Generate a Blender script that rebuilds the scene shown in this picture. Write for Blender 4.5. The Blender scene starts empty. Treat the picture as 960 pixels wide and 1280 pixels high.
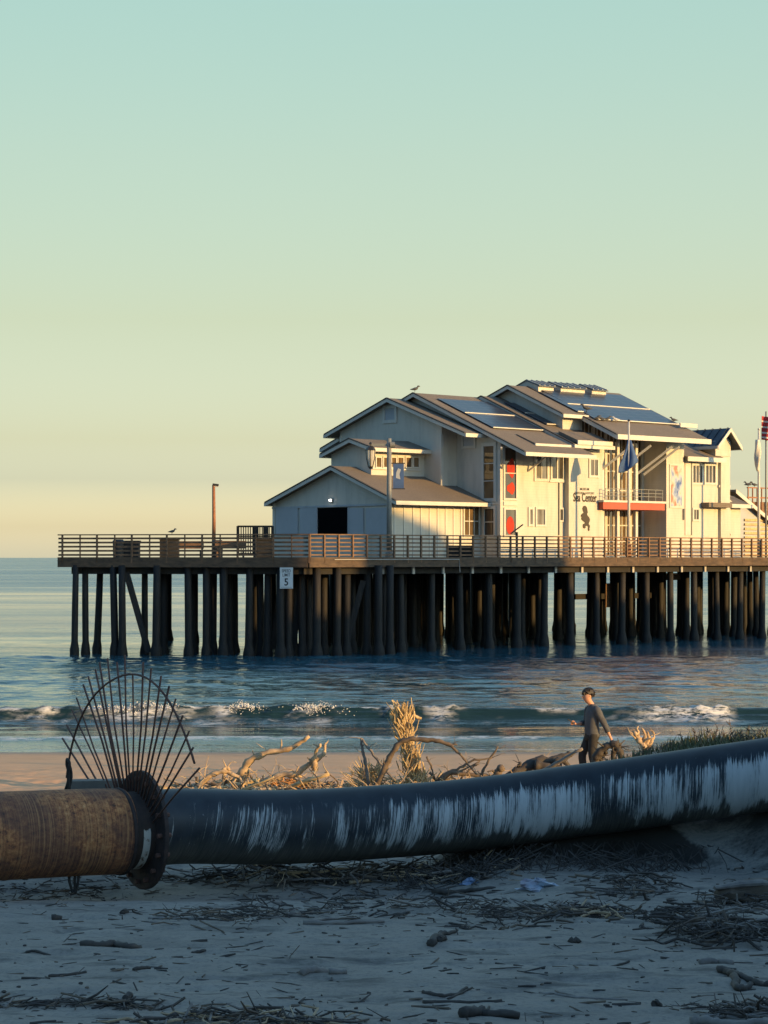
import bpy, bmesh, math, random
import numpy as np
from mathutils import Vector, Matrix, noise as mnoise
random.seed(7); rng = np.random.default_rng(7)
S = bpy.context.scene; COL = S.collection
R = math.radians
F = 70/36*1280; H = 5.1                       # focal length in photo pixels, eye height above the water
SUN_EL = 8.5; SUN_AZ = -33.0                  # the sun stands low on the right, a little behind the camera

# ------------------------------------------------------------------ frames of the pier
C0 = Vector((-3.89, 102.0, 0)); TH = R(40)
B = Vector((math.cos(TH), math.sin(TH), 0)); N = Vector((-math.sin(TH), math.cos(TH), 0)); Z = Vector((0, 0, 1))
def L2W(u, v, z): return C0 + B*u + N*v + Z*z
def on_v(x, y, v):
    a = (x-480)/F; Y = (v + C0.x*N.x + C0.y*N.y)/(a*N.x + N.y); X = a*Y
    return (X-C0.x)*B.x + (Y-C0.y)*B.y, H + (697-y)/F*Y
def on_u(x, y, u):
    a = (x-480)/F; Y = (u + C0.x*B.x + C0.y*B.y)/(a*B.x + B.y); X = a*Y
    return (X-C0.x)*N.x + (Y-C0.y)*N.y, H + (697-y)/F*Y
def at(x, y, Y): return Vector(((x-480)/F*Y, Y, H + (697-y)/F*Y))

# ------------------------------------------------------------------ numpy value noise
def _hash(i, j, s):
    n = (i*374761393 + j*668265263 + s*974634777) & 0xffffffff
    n = ((n ^ (n >> 13))*1274126177) & 0xffffffff
    return ((n ^ (n >> 16)) & 0xffff)/65535.0
def vnoise(x, y, s=0):
    i = np.floor(x).astype(np.int64); j = np.floor(y).astype(np.int64)
    fx = x-i; fy = y-j; fx = fx*fx*(3-2*fx); fy = fy*fy*(3-2*fy)
    a = _hash(i, j, s); b = _hash(i+1, j, s); c = _hash(i, j+1, s); d = _hash(i+1, j+1, s)
    return (a*(1-fx)+b*fx)*(1-fy) + (c*(1-fx)+d*fx)*fy
def fbm(x, y, o=4, s=0):
    t = 0; a = .5
    for k in range(o):
        t = t + a*(vnoise(x, y, s+k*17)-.5); x = x*2.03+11.3; y = y*2.03+5.7; a *= .5
    return t
def sst(a, b, x):
    t = np.clip((x-a)/(b-a), 0, 1); return t*t*(3-2*t)

# ------------------------------------------------------------------ objects
def tag(o, label=None, cat=None, group=None, kind=None):
    if label: o['label'] = label
    if cat: o['category'] = cat
    if group: o['group'] = group
    if kind: o['kind'] = kind
    return o
def thing(name, loc, label, cat, group=None):
    o = bpy.data.objects.new(name, None); COL.objects.link(o); o.location = loc; o.empty_display_size = .3
    return tag(o, label, cat, group)
def wloc(o):
    p = Vector((0, 0, 0))
    while o: p = p + o.location; o = o.parent
    return p
class MB:
    def __init__(s): s.V = []; s.F = []; s.M = []; s.UV = []
    def face(s, pts, m=0):
        k = len(s.V); s.V += [Vector(p) for p in pts]; s.F.append(tuple(range(k, k+len(pts)))); s.M.append(m); s.UV.append(None); return s
    def box(s, c, ax, ay, az, sx, sy, sz, m=0):
        k = len(s.V); c = Vector(c); ax = ax*(sx/2); ay = ay*(sy/2); az = az*(sz/2)
        for i in (-1, 1):
            for j in (-1, 1):
                for l in (-1, 1): s.V.append(c+ax*i+ay*j+az*l)
        for f in ((0,1,3,2),(4,6,7,5),(0,4,5,1),(2,3,7,6),(0,2,6,4),(1,5,7,3)):
            s.F.append(tuple(k+q for q in f)); s.M.append(m); s.UV.append(None)
        return s
    def bar(s, p, q, w, h, up=Z, m=0):
        p = Vector(p); q = Vector(q); d = (q-p); L = d.length; d = d/L
        a = d.cross(up); a = a.normalized() if a.length > 1e-4 else Vector((1, 0, 0)); b = a.cross(d)
        return s.box((p+q)/2, d, a, b, L, w, h, m)
    def prism(s, poly, off, m=0):
        k = len(s.V); n = len(poly); off = Vector(off)
        s.V += [Vector(p) for p in poly] + [Vector(p)+off for p in poly]
        s.F.append(tuple(range(k, k+n))); s.F.append(tuple(range(k+2*n-1, k+n-1, -1)))
        s.M += [m, m]; s.UV += [None, None]
        for i in range(n):
            j = (i+1) % n; s.F.append((k+i, k+n+i, k+n+j, k+j)); s.M.append(m); s.UV.append(None)
        return s
    def tube(s, path, rad, n=8, cap=True, m=0, uv=False, jit=0, squash=1):
        path = [Vector(p) for p in path]; k0 = len(s.V); L = 0; Ls = []
        up = Vector((0, 0, 1)); nrm = None
        for i, p in enumerate(path):
            if i: L += (p-path[i-1]).length
            Ls.append(L)
            d = (path[min(i+1, len(path)-1)]-path[max(i-1, 0)]).normalized()
            if nrm is None:
                nrm = up - d*up.dot(d)
                if nrm.length < .05: nrm = Vector((1, 0, 0)) - d*d.x
            else: nrm = nrm - d*nrm.dot(d)
            nrm = nrm.normalized(); bi = d.cross(nrm)
            r = rad[i] if isinstance(rad, (list, tuple)) else rad
            for q in range(n):
                a = 2*math.pi*q/n; rr = r*(1+(random.uniform(-jit, jit) if jit else 0))
                s.V.append(p + nrm*(rr*math.cos(a)*squash) + bi*(rr*math.sin(a)))
        for i in range(len(path)-1):
            for q in range(n):
                a = k0+i*n+q; b = k0+i*n+(q+1) % n
                s.F.append((a, b, b+n, a+n)); s.M.append(m)
                s.UV.append([(Ls[i], q/n), (Ls[i], (q+1)/n), (Ls[i+1], (q+1)/n), (Ls[i+1], q/n)] if uv else None)
        if cap:
            s.F.append(tuple(k0+q for q in range(n))[::-1]); s.F.append(tuple(k0+(len(path)-1)*n+q for q in range(n)))
            s.M += [m, m]; s.UV += [None, None]
        return s
    def build(s, name, mats, parent=None, smooth=False, origin=None, fix=True):
        me = bpy.data.meshes.new(name); o = bpy.data.objects.new(name, me); COL.objects.link(o)
        base = wloc(parent) if parent else (Vector(origin) if origin is not None else Vector((0, 0, 0)))
        me.from_pydata([tuple(v-base) for v in s.V], [], s.F)
        if not isinstance(mats, (list, tuple)): mats = [mats]
        for m in mats: me.materials.append(m)
        me.polygons.foreach_set('material_index', s.M)
        if any(s.UV):
            uv = me.uv_layers.new(name='UVMap'); i = 0
            for p, q in zip(me.polygons, s.UV):
                for l, li in enumerate(p.loop_indices):
                    if q: uv.data[li].uv = q[l]
        if fix:
            bm = bmesh.new(); bm.from_mesh(me); bmesh.ops.recalc_face_normals(bm, faces=bm.faces); bm.to_mesh(me); bm.free()
        if smooth: me.polygons.foreach_set('use_smooth', [True]*len(me.polygons))
        me.update()
        if parent: o.parent = parent
        else: o.location = base
        return o

# ------------------------------------------------------------------ materials
def newmat(name):
    m = bpy.data.materials.new(name); m.use_nodes = True; nt = m.node_tree
    return m, nt, nt.nodes['Principled BSDF']
def nd(nt, t, **k):
    n = nt.nodes.new(t)
    for a, v in k.items():
        if a in n.inputs: n.inputs[a].default_value = v
        else: setattr(n, a, v)
    return n
def lk(nt, a, b): nt.links.new(a, b)
def ramp(nt, fac, stops):
    r = nt.nodes.new('ShaderNodeValToRGB'); e = r.color_ramp.elements
    while len(e) < len(stops): e.new(.5)
    for q, (p, c) in zip(e, stops):
        q.position = p; q.color = (*c, 1) if len(c) == 3 else c
    lk(nt, fac, r.inputs['Fac']); return r.outputs['Color']
def math_(nt, op, a, b=None, clamp=False):
    n = nt.nodes.new('ShaderNodeMath'); n.operation = op; n.use_clamp = clamp
    for i, v in enumerate((a, b)):
        if v is None: continue
        if isinstance(v, (int, float)): n.inputs[i].default_value = v
        else: lk(nt, v, n.inputs[i])
    return n.outputs[0]
def mixc(nt, fac, a, b):
    n = nt.nodes.new('ShaderNodeMix'); n.data_type = 'RGBA'
    if isinstance(fac, (int, float)): n.inputs[0].default_value = fac
    else: lk(nt, fac, n.inputs[0])
    for i, v in ((6, a), (7, b)):
        if isinstance(v, tuple): n.inputs[i].default_value = (*v, 1)
        else: lk(nt, v, n.inputs[i])
    return n.outputs[2]
def coords(nt, out='Object', scale=(1, 1, 1), rot=(0, 0, 0)):
    t = nt.nodes.new('ShaderNodeTexCoord'); mp = nt.nodes.new('ShaderNodeMapping')
    mp.inputs['Scale'].default_value = scale; mp.inputs['Rotation'].default_value = rot
    lk(nt, t.outputs[out], mp.inputs['Vector']); return mp.outputs[0]
def noise_(nt, vec, scale, detail=4, rough=.55):
    n = nd(nt, 'ShaderNodeTexNoise', Scale=scale, Detail=detail, Roughness=rough); lk(nt, vec, n.inputs['Vector']); return n.outputs['Fac']
def bump_(nt, bs, h, strength=.5, dist=.02):
    b = nd(nt, 'ShaderNodeBump', Strength=strength, Distance=dist); lk(nt, h, b.inputs['Height']); lk(nt, b.outputs[0], bs.inputs['Normal'])
def simple(name, c1, c2=None, scale=3, rough=.7, stretch=(1, 1, 1), bump=.3, metallic=0, spec=.5, detail=5):
    m, nt, bs = newmat(name); c2 = c2 or tuple(x*.75 for x in c1)
    f = noise_(nt, coords(nt, 'Object', stretch), scale, detail, .6)
    lk(nt, ramp(nt, f, [(.32, c2), (.68, c1)]), bs.inputs['Base Color'])
    bs.inputs['Roughness'].default_value = rough; bs.inputs['Metallic'].default_value = metallic
    bs.inputs['Specular IOR Level'].default_value = spec
    if bump: bump_(nt, bs, f, bump, .01)
    return m
def siding(name, col, pitch=.16, rough=.6, vertical=False):
    m, nt, bs = newmat(name); t = nt.nodes.new('ShaderNodeTexCoord'); sp = nt.nodes.new('ShaderNodeSeparateXYZ')
    lk(nt, t.outputs['Object'], sp.inputs[0])
    z = math_(nt, 'DIVIDE', sp.outputs['Z'], pitch); fr = math_(nt, 'FRACT', z)
    f = noise_(nt, coords(nt, 'Object', (1.6, 1.6, .35)), 1.1, 7, .7)
    c = ramp(nt, f, [(.28, tuple(x*.74 for x in col)), (.5, tuple(x*.93 for x in col)), (.7, col)])
    bs.inputs['Roughness'].default_value = rough
    lk(nt, c, bs.inputs['Base Color'])
    h = math_(nt, 'MULTIPLY', fr, -1.0)
    bump_(nt, bs, h, .35, .015)
    return m
M = {}
M['siding'] = siding('white_painted_siding', (.53, .50, .43))
M['siding_grey'] = siding('grey_painted_siding', (.36, .39, .42))
M['trim'] = simple('white_trim_paint', (.55, .535, .48), (.48, .465, .42), 2, .5, bump=.1)
M['panel'] = simple('painted_panel', (.36, .39, .42), (.32, .35, .38), 1.2, .6, bump=.1)
def shingle(name, a, b):
    m, nt, bs = newmat(name); v = coords(nt, 'Object', (1, 1, 1), (0, 0, -TH))
    sp = nt.nodes.new('ShaderNodeSeparateXYZ'); lk(nt, v, sp.inputs[0])
    f = noise_(nt, v, 9, 6, .7); g = noise_(nt, v, .5, 3)
    row = math_(nt, 'FRACT', math_(nt, 'MULTIPLY', sp.outputs['Z'], 9.0))
    mx = math_(nt, 'ADD', math_(nt, 'MULTIPLY', f, .7), math_(nt, 'MULTIPLY', g, .3))
    lk(nt, ramp(nt, mx, [(.3, b), (.7, a)]), bs.inputs['Base Color']); bs.inputs['Roughness'].default_value = .9
    bump_(nt, bs, math_(nt, 'ADD', math_(nt, 'MULTIPLY', f, .6), math_(nt, 'MULTIPLY', row, -1.0)), .7, .015)
    return m
M['shingle'] = shingle('grey_brown_shingles', (.205, .168, .127), (.125, .10, .076))
M['metal_roof'] = simple('dark_metal_roof', (.06, .075, .10), (.035, .045, .06), 1.5, .45, metallic=.3)
M['edge'] = simple('dark_roof_edge', (.06, .055, .05), None, 3, .8)
def glassy(name, col, rough=.02, spec=.6, var=.5):
    m, nt, bs = newmat(name)
    f = noise_(nt, coords(nt, 'Object', (1, 1, .4)), 1.6, 2)
    lk(nt, ramp(nt, f, [(.35, tuple(x*var for x in col)), (.65, col)]), bs.inputs['Base Color'])
    bs.inputs['Roughness'].default_value = rough; bs.inputs['Specular IOR Level'].default_value = spec
    return m
M['glass'] = glassy('dim_window_glass', (.07, .068, .062))
M['glass_brown'] = glassy('brown_window_glass', (.16, .11, .06))
M['blind'] = glassy('window_blind_glass', (.17, .165, .15), .02)
def solar():
    m, nt, bs = newmat('solar_cells'); 
    v = coords(nt, 'Object', (1, 1, 1), (0, 0, -TH))
    br = nt.nodes.new('ShaderNodeTexBrick'); br.offset = 0
    lk(nt, v, br.inputs['Vector'])
    for k, val in (('Scale', 1.0), ('Mortar Size', .012), ('Brick Width', 1.0), ('Row Height', .5)): br.inputs[k].default_value = val
    br.inputs['Color1'].default_value = (.02, .028, .045, 1); br.inputs['Color2'].default_value = (.026, .034, .052, 1); br.inputs['Mortar'].default_value = (.12, .13, .15, 1)
    lk(nt, br.outputs['Color'], bs.inputs['Base Color']); bs.inputs['Roughness'].default_value = .3; bs.inputs['Specular IOR Level'].default_value = .3
    return m
M['solar'] = solar()
M['deckwood'] = simple('weathered_deck_timber', (.115, .075, .046), (.05, .035, .024), 2.2, .85, (1, 1, 3), .5)
M['railwood'] = simple('brown_rail_timber', (.21, .12, .067), (.10, .06, .035), 3, .8, (1, 1, 2), .4)
M['darkwood'] = simple('tarred_timber', (.018, .016, .015), (.008, .0075, .007), 3, .85, (1, 1, .4), .5)
def pilemat():
    m, nt, bs = newmat('tarred_pile'); t = nt.nodes.new('ShaderNodeNewGeometry'); sp = nt.nodes.new('ShaderNodeSeparateXYZ'); lk(nt, t.outputs['Position'], sp.inputs[0])
    f = noise_(nt, coords(nt, 'Object', (4, 4, .5)), 2.5, 6, .65); g = noise_(nt, coords(nt, 'Object'), 14, 4)
    dry = ramp(nt, f, [(.3, (.0035, .0035, .004)), (.7, (.013, .011, .010))])
    wet = ramp(nt, g, [(.35, (.002, .002, .0025)), (.7, (.008, .008, .008))])
    z = math_(nt, 'ADD', sp.outputs['Z'], math_(nt, 'MULTIPLY', f, .5))
    fac = nd(nt, 'ShaderNodeMapRange'); lk(nt, z, fac.inputs['Value']); fac.inputs['From Min'].default_value = 1.0; fac.inputs['From Max'].default_value = 1.5
    lk(nt, mixc(nt, fac.outputs[0], wet, dry), bs.inputs['Base Color']); bs.inputs['Roughness'].default_value = .75
    bump_(nt, bs, math_(nt, 'ADD', f, math_(nt, 'MULTIPLY', g, .5)), .8, .03)
    return m
M['pile'] = pilemat()
M['bracket'] = simple('galvanised_bracket', (.42, .41, .39), (.3, .29, .27), 5, .6)
M['sign'] = simple('sign_white', (.62, .66, .68), (.52, .56, .58), 3, .55, bump=.05)
M['black'] = simple('black_paint', (.02, .02, .022), (.012, .012, .013), 4, .6, bump=.05)
M['void'] = simple('unlit_interior', (.006, .006, .007), None, 3, 1, bump=0, spec=0)
M['brown'] = simple('brown_lettering', (.030, .018, .010), (.022, .014, .008), 4, .6, bump=.05)
M['red'] = simple('red_painted_beam', (.42, .075, .04), (.33, .06, .03), 2, .6)
M['redjelly'] = simple('red_printed_panel', (.50, .06, .03), (.32, .035, .03), .9, .9, bump=0, spec=.1)
M['pole'] = simple('pale_pole_paint', (.55, .54, .50), (.45, .44, .41), 3, .5)
M['lampgrey'] = simple('grey_lamp_paint', (.20, .21, .20), (.15, .155, .15), 5, .5)
M['lampdark'] = simple('dark_iron', (.04, .04, .04), (.025, .025, .025), 6, .5, metallic=.4)
M['lantern'] = glassy('frosted_lantern_glass', (.5, .48, .42), .25, .5, .8)
M['orangewood'] = simple('reddish_post', (.30, .12, .05), (.2, .08, .035), 5, .7)
M['blueflag'] = simple('blue_flag_cloth', (.05, .11, .26), (.032, .075, .19), 1.5, .8)
M['whiteflag'] = simple('white_flag_cloth', (.6, .58, .52), (.45, .42, .36), 2, .8)
M['redflag'] = simple('red_flag_cloth', (.42, .03, .03), (.33, .025, .025), 2, .8)
M['bird'] = simple('gull_grey_feathers', (.10, .10, .10), (.05, .05, .05), 8, .8)
M['birdw'] = simple('gull_white_feathers', (.6, .58, .54), (.5, .48, .44), 8, .8)
M['drift'] = simple('bleached_driftwood', (.56, .41, .25), (.28, .19, .11), 5, .85, (1, 1, 1), .8)
M['driftdark'] = simple('dark_driftwood', (.17, .125, .085), (.08, .058, .042), 5, .85, (1, 1, 1), .8)
M['driftwet'] = simple('wet_grey_driftwood', (.075, .06, .047), (.032, .026, .022), 6, .8, (1, 1, 1), .8)
M['driftgrey'] = simple('grey_driftwood', (.24, .21, .18), (.13, .11, .095), 6, .85, (1, 1, 1), .8)
M['reed'] = simple('dry_reed_straw', (.62, .46, .24), (.36, .25, .12), 6, .8, bump=.3)
M['reedmat'] = simple('matted_orange_reeds', (.55, .27, .09), (.28, .13, .05), 9, .9, bump=1)
M['iron'] = simple('rusty_rebar', (.15, .068, .045), (.07, .036, .028), 12, .85, bump=.5)
M['rope'] = simple('dark_rope', (.035, .03, .026), (.02, .018, .016), 20, .9)
M['concrete'] = simple('grey_timber_block', (.20, .19, .165), (.13, .125, .11), 5, .9)
M['bag'] = simple('pale_blue_plastic', (.34, .42, .50), (.20, .15, .17), 5, .35, bump=.4)
M['bagblue'] = simple('blue_plastic_scrap', (.10, .17, .30), (.22, .26, .33), 9, .4, bump=.4)

# ------------------------------------------------------------------ camera, light, sky
cam = bpy.data.cameras.new('camera'); co = bpy.data.objects.new('camera', cam); COL.objects.link(co); S.camera = co
cam.sensor_fit = 'VERTICAL'; cam.sensor_height = 36; cam.lens = 70; cam.shift_y = 57/1280
cam.clip_start = .1; cam.clip_end = 90000
co.location = (0, 0, H); co.rotation_euler = (R(90), 0, 0)
sl = bpy.data.lights.new('sun', 'SUN'); so = bpy.data.objects.new('sun', sl); COL.objects.link(so)
sl.energy = 3.6; sl.angle = R(.6); sl.color = (1, .59, .20)
sd = Vector((math.cos(R(SUN_AZ))*math.cos(R(SUN_EL)), math.sin(R(SUN_AZ))*math.cos(R(SUN_EL)), math.sin(R(SUN_EL))))
so.rotation_euler = sd.to_track_quat('Z', 'Y').to_euler(); so.location = (60, 20, 30)
w = bpy.data.worlds.new('World'); S.world = w; w.use_nodes = True; nt = w.node_tree; bg = nt.nodes['Background']
sky = nt.nodes.new('ShaderNodeTexSky'); sky.sky_type = 'NISHITA'; sky.sun_disc = False
sky.sun_elevation = R(SUN_EL); sky.sun_rotation = R(90-SUN_AZ); sky.air_density = 1.0; sky.dust_density = 1.5; sky.ozone_density = 1.5
bg.inputs['Strength'].default_value = .15
tc = nt.nodes.new('ShaderNodeTexCoord'); sp = nt.nodes.new('ShaderNodeSeparateXYZ'); lk(nt, tc.outputs['Generated'], sp.inputs[0])
SKYTINT = [(0.0, (2.7, 3.2, 4.9)), (.03, (1.75, 2.0, 2.9)), (.078, (1.17, 1.23, 1.6)), (.118, (1.12, 1.07, 1.15)), (.236, (1.18, 1.03, .84)), (.392, (1.32, 1.21, .92)), (.536, (1.39, 1.39, 1.03)), (.62, (1.6, 1.75, 1.6)), (.75, (1.85, 2.1, 2.05)), (1, (1.85, 2.1, 2.1))]
SKYTINT = [(p, tuple(c*e/5 for c, e in zip(q, (.78*(1.14 if p < .05 else 1), .750*(1.03 if p < .05 else 1), .695*(.90 if p < .05 else 1))))) for p, q in SKYTINT]
mr = nd(nt, 'ShaderNodeMapRange'); lk(nt, sp.outputs['Z'], mr.inputs['Value']); mr.inputs['From Min'].default_value = 0; mr.inputs['From Max'].default_value = .5
tint = ramp(nt, mr.outputs[0], SKYTINT)
mul = nt.nodes.new('ShaderNodeMix'); mul.data_type = 'RGBA'; mul.blend_type = 'MULTIPLY'; mul.inputs[0].default_value = 1
lk(nt, sky.outputs[0], mul.inputs[6]); lk(nt, tint, mul.inputs[7])
vm = nt.nodes.new('ShaderNodeVectorMath'); vm.operation = 'SCALE'; vm.inputs['Scale'].default_value = 5; lk(nt, mul.outputs[2], vm.inputs[0]); 
az = nd(nt, 'ShaderNodeMapRange'); az.interpolation_type = 'SMOOTHSTEP'; lk(nt, sp.outputs['Y'], az.inputs['Value']); az.inputs['From Min'].default_value = -.35; az.inputs['From Max'].default_value = .75; az.inputs['To Min'].default_value = 0; az.inputs['To Max'].default_value = 1
ax = nd(nt, 'ShaderNodeMapRange'); lk(nt, sp.outputs['X'], ax.inputs['Value']); ax.inputs['From Min'].default_value = -.3; ax.inputs['From Max'].default_value = .3; ax.inputs['To Min'].default_value = .84; ax.inputs['To Max'].default_value = 1.20
vx = nt.nodes.new('ShaderNodeVectorMath'); vx.operation = 'SCALE'; lk(nt, vm.outputs[0], vx.inputs[0]); lk(nt, ax.outputs[0], vx.inputs['Scale'])
vn = nt.nodes.new('ShaderNodeMix'); vn.data_type = 'RGBA'; vn.blend_type = 'MULTIPLY'; vn.inputs[0].default_value = 1; lk(nt, vx.outputs[0], vn.inputs[6]); lk(nt, ramp(nt, az.outputs[0], [(0, (.42, .60, .87)), (1, (1, 1, 1))]), vn.inputs[7]); lk(nt, vn.outputs[2], bg.inputs['Color'])
S.view_settings.view_transform = 'Standard'; S.view_settings.look = 'None'; S.view_settings.exposure = 1; S.view_settings.gamma = 1
S.view_settings.use_curve_mapping = False
# ================================================================== land and sea
def ground_h(x, y, fine=True):
    x = np.asarray(x, float); y = np.asarray(y, float)
    z = np.clip(3.053-.0585*y, -4.0, 3.3)
    z = np.where(y > 52.2, np.maximum(z*1.0, -4.0), z)
    wob = fbm(x*.45, y*.45, 3, 5)
    yf = 21.1-1.7*sst(2.6, 4.8, x) + wob*.35
    wf = .9+1.5*sst(2.3, 4, x)
    hb = 1.15*sst(.2, 4.6, x)*sst(0, 1, (y-yf)/wf)*(1-sst(26.5+wob, 29.5+wob, y)) + .48*sst(.4, 1.2, x)*(1-sst(2.6, 3.8, x))*sst(0, .30, y-yf-.1)*(1-sst(21.6, 22.5, y))
    big = 6.2*sst(6.3, 12.5, x)*(1-sst(14.5, 19.5, x))*(1-sst(16.8, 20, y))*sst(-60, -30, y)  # unseen bluff, added and shaped to throw the foreground into shade
    hb = hb*(1-sst(7, 10, x))
    z = z + hb + big + 1.6*fbm(x*.16, y*.16, 3, 41)*sst(8, 11, x)*(1-sst(14, 18, x))*(1-sst(14, 18, y))
    z = z - .22*np.exp(-((y-20.0)/1.5)**2)*(1-sst(.2, 1.6, x))*(1-sst(8, 20, np.abs(x)))
    if fine:
        near = 1-sst(38, 50, y)
        z = z + near*(fbm(x*.5, y*1.1, 3, 9)*.10 + fbm(x*2.2, y*4.5, 4, 23)*.065 + fbm(x*9, y*14, 2, 31)*.024)
        d = fbm(x*1.6, y*3.2, 2, 77); z = z - near*.045*sst(.12, .3, d)
    return z
def gz(x, y): return float(ground_h(np.array([x]), np.array([y]))[0])

def axis(lo, hi, fine_lo, fine_hi, step, grow=1.25, first=None):
    a = list(np.arange(fine_lo, fine_hi+1e-6, step)); s = step; x = a[-1]
    while x < hi: s *= grow; x += s; a.append(min(x, hi))
    s = step; x = fine_lo; pre = []
    while x > lo: s *= grow; x -= s; pre.append(max(x, lo))
    return np.array(pre[::-1]+a)
def grid_object(name, xs, ys, zf, mat, attrs=None, smooth=True):
    X, Y = np.meshgrid(xs, ys); nx = len(xs); ny = len(ys)
    Zr = zf(X, Y); v = np.stack([X, Y, Zr], -1).reshape(-1, 3)
    i = np.arange((ny-1)*(nx-1)); r = i//(nx-1); c = i % (nx-1); a = r*nx+c
    q = np.stack([a, a+1, a+nx+1, a+nx], -1)
    me = bpy.data.meshes.new(name); me.vertices.add(len(v)); me.vertices.foreach_set('co', v.ravel())
    me.loops.add(len(q)*4); me.loops.foreach_set('vertex_index', q.ravel())
    me.polygons.add(len(q)); me.polygons.foreach_set('loop_start', np.arange(len(q))*4)
    me.polygons.foreach_set('use_smooth', np.ones(len(q), bool)); me.update(calc_edges=True)
    for k, f in (attrs or {}).items():
        at_ = me.attributes.new(k, 'FLOAT', 'POINT'); at_.data.foreach_set('value', f(X, Y).ravel().astype(np.float32))
    me.materials.append(mat); o = bpy.data.objects.new(name, me); COL.objects.link(o); return o

def sand_mat():
    m, nt, bs = newmat('beach_sand'); v = coords(nt, 'Object')
    f = noise_(nt, v, .9, 8, .65); g = noise_(nt, v, 26, 5, .7); s = noise_(nt, coords(nt, 'Object', (.5, 1.6, 1)), 2.4, 6, .7)
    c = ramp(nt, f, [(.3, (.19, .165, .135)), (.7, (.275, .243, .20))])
    c = mixc(nt, math_(nt, 'MULTIPLY', ramp(nt, s, [(.53, (0, 0, 0)), (.66, (1, 1, 1))]), .75), c, (.045, .042, .038))   # strewn bark and damp streaks
    c = mixc(nt, math_(nt, 'MULTIPLY', ramp(nt, g, [(.30, (1, 1, 1)), (.52, (0, 0, 0))]), .5), c, (.07, .066, .058))    # dark grains and specks
    geo = nt.nodes.new('ShaderNodeNewGeometry')
    SHADE_TONE = True; sp = nt.nodes.new('ShaderNodeSeparateXYZ'); lk(nt, geo.outputs['Position'], sp.inputs[0])
    dry = nd(nt, 'ShaderNodeMapRange'); lk(nt, math_(nt, 'ADD', sp.outputs['Y'], math_(nt, 'MULTIPLY', f, 6)), dry.inputs['Value']); dry.inputs['From Min'].default_value = 26; dry.inputs['From Max'].default_value = 38  # tone mask only: darker in the foreground's shade, lighter where sun falls
    c = mixc(nt, dry.outputs[0], c, ramp(nt, f, [(.3, (.55, .31, .16)), (.7, (.65, .375, .20))]))       # shaded and lit tones painted in: grey foreground grades to sunlit tan
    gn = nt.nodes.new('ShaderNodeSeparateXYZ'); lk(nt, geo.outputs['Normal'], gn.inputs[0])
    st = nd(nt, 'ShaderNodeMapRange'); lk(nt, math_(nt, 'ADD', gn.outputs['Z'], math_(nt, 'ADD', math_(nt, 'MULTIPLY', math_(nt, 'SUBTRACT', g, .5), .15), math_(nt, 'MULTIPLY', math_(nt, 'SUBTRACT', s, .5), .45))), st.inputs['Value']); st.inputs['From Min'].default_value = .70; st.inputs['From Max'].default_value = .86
    c = mixc(nt, st.outputs[0], (.035, .03, .025), c)                                    # darker where the bank is cut steep
    w_ = nd(nt, 'ShaderNodeMapRange'); lk(nt, math_(nt, 'ADD', sp.outputs['Z'], math_(nt, 'MULTIPLY', f, .12)), w_.inputs['Value'])
    w_.inputs['From Min'].default_value = .02; w_.inputs['From Max'].default_value = .20
    c = mixc(nt, w_.outputs[0], (.11, .092, .078), c)                                    # wet margin at the waterline
    lk(nt, c, bs.inputs['Base Color'])
    lk(nt, math_(nt, 'ADD', math_(nt, 'MULTIPLY', w_.outputs[0], .55), .35), bs.inputs['Roughness'])
    bump_(nt, bs, math_(nt, 'ADD', math_(nt, 'MULTIPLY', f, .4), math_(nt, 'MULTIPLY', g, .35)), .6, .03)
    return m
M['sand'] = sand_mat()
xs = axis(-6000, 6000, -7.5, 8, .055, 1.22); ys = np.concatenate([axis(-300, 28, 9.5, 28, .05, 1.3), axis(28.1, 40000, 28.1, 55, .14, 1.25)])
# added unseen ridge, profiled and notched to cast shade on the near pier
SH = Vector((math.cos(R(SUN_AZ)), math.sin(R(SUN_AZ)), 0)); PH = Vector((-SH.y, SH.x, 0))
def ridge_h(t, w_):
    zs = np.interp(w_, [72, 75, 83.1, 83.5, 86.6, 87.1, 95.6, 99.4, 100.6, 102, 106, 124, 130], [-3, 8.0, 7.9, 2.0, 2.0, 8.2, 8.3, 6.8, 5.4, 3.3, 2.5, 2.2, -3])
    tp = np.interp(w_, [78, 83.6, 99, 102, 118], [-70, -58, -57, -52, -47]); top = zs+(15-tp)*math.tan(R(SUN_EL))
    return np.where(zs > -2.9, -3+(top+3)*sst(-2, 13, t)*(1-sst(18, 38, t)) + .5*fbm(t*.4, w_*.4, 4, 33)*sst(-2, 8, t)*(1-sst(10, 14, t)), -3)
M['ridge_brown'] = simple('shadow_ridge_brown', (.20, .17, .13), (.11, .10, .08), .6, .9, bump=1)
hd_ = grid_object('shadow_ridge', np.arange(-6, 42, .5), np.arange(71, 132, .2), ridge_h, M['ridge_brown']); tag(hd_, kind='structure')
hv = np.empty(len(hd_.data.vertices)*3); hd_.data.vertices.foreach_get('co', hv); hv = hv.reshape(-1, 3)
hd_.data.vertices.foreach_set('co', np.stack([hv[:, 0]*SH.x+hv[:, 1]*PH.x, hv[:, 0]*SH.y+hv[:, 1]*PH.y, hv[:, 2]], -1).ravel()); hd_.data.update()
tag(grid_object('beach_ground', xs, ys, ground_h, M['sand']), kind='structure')

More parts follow.
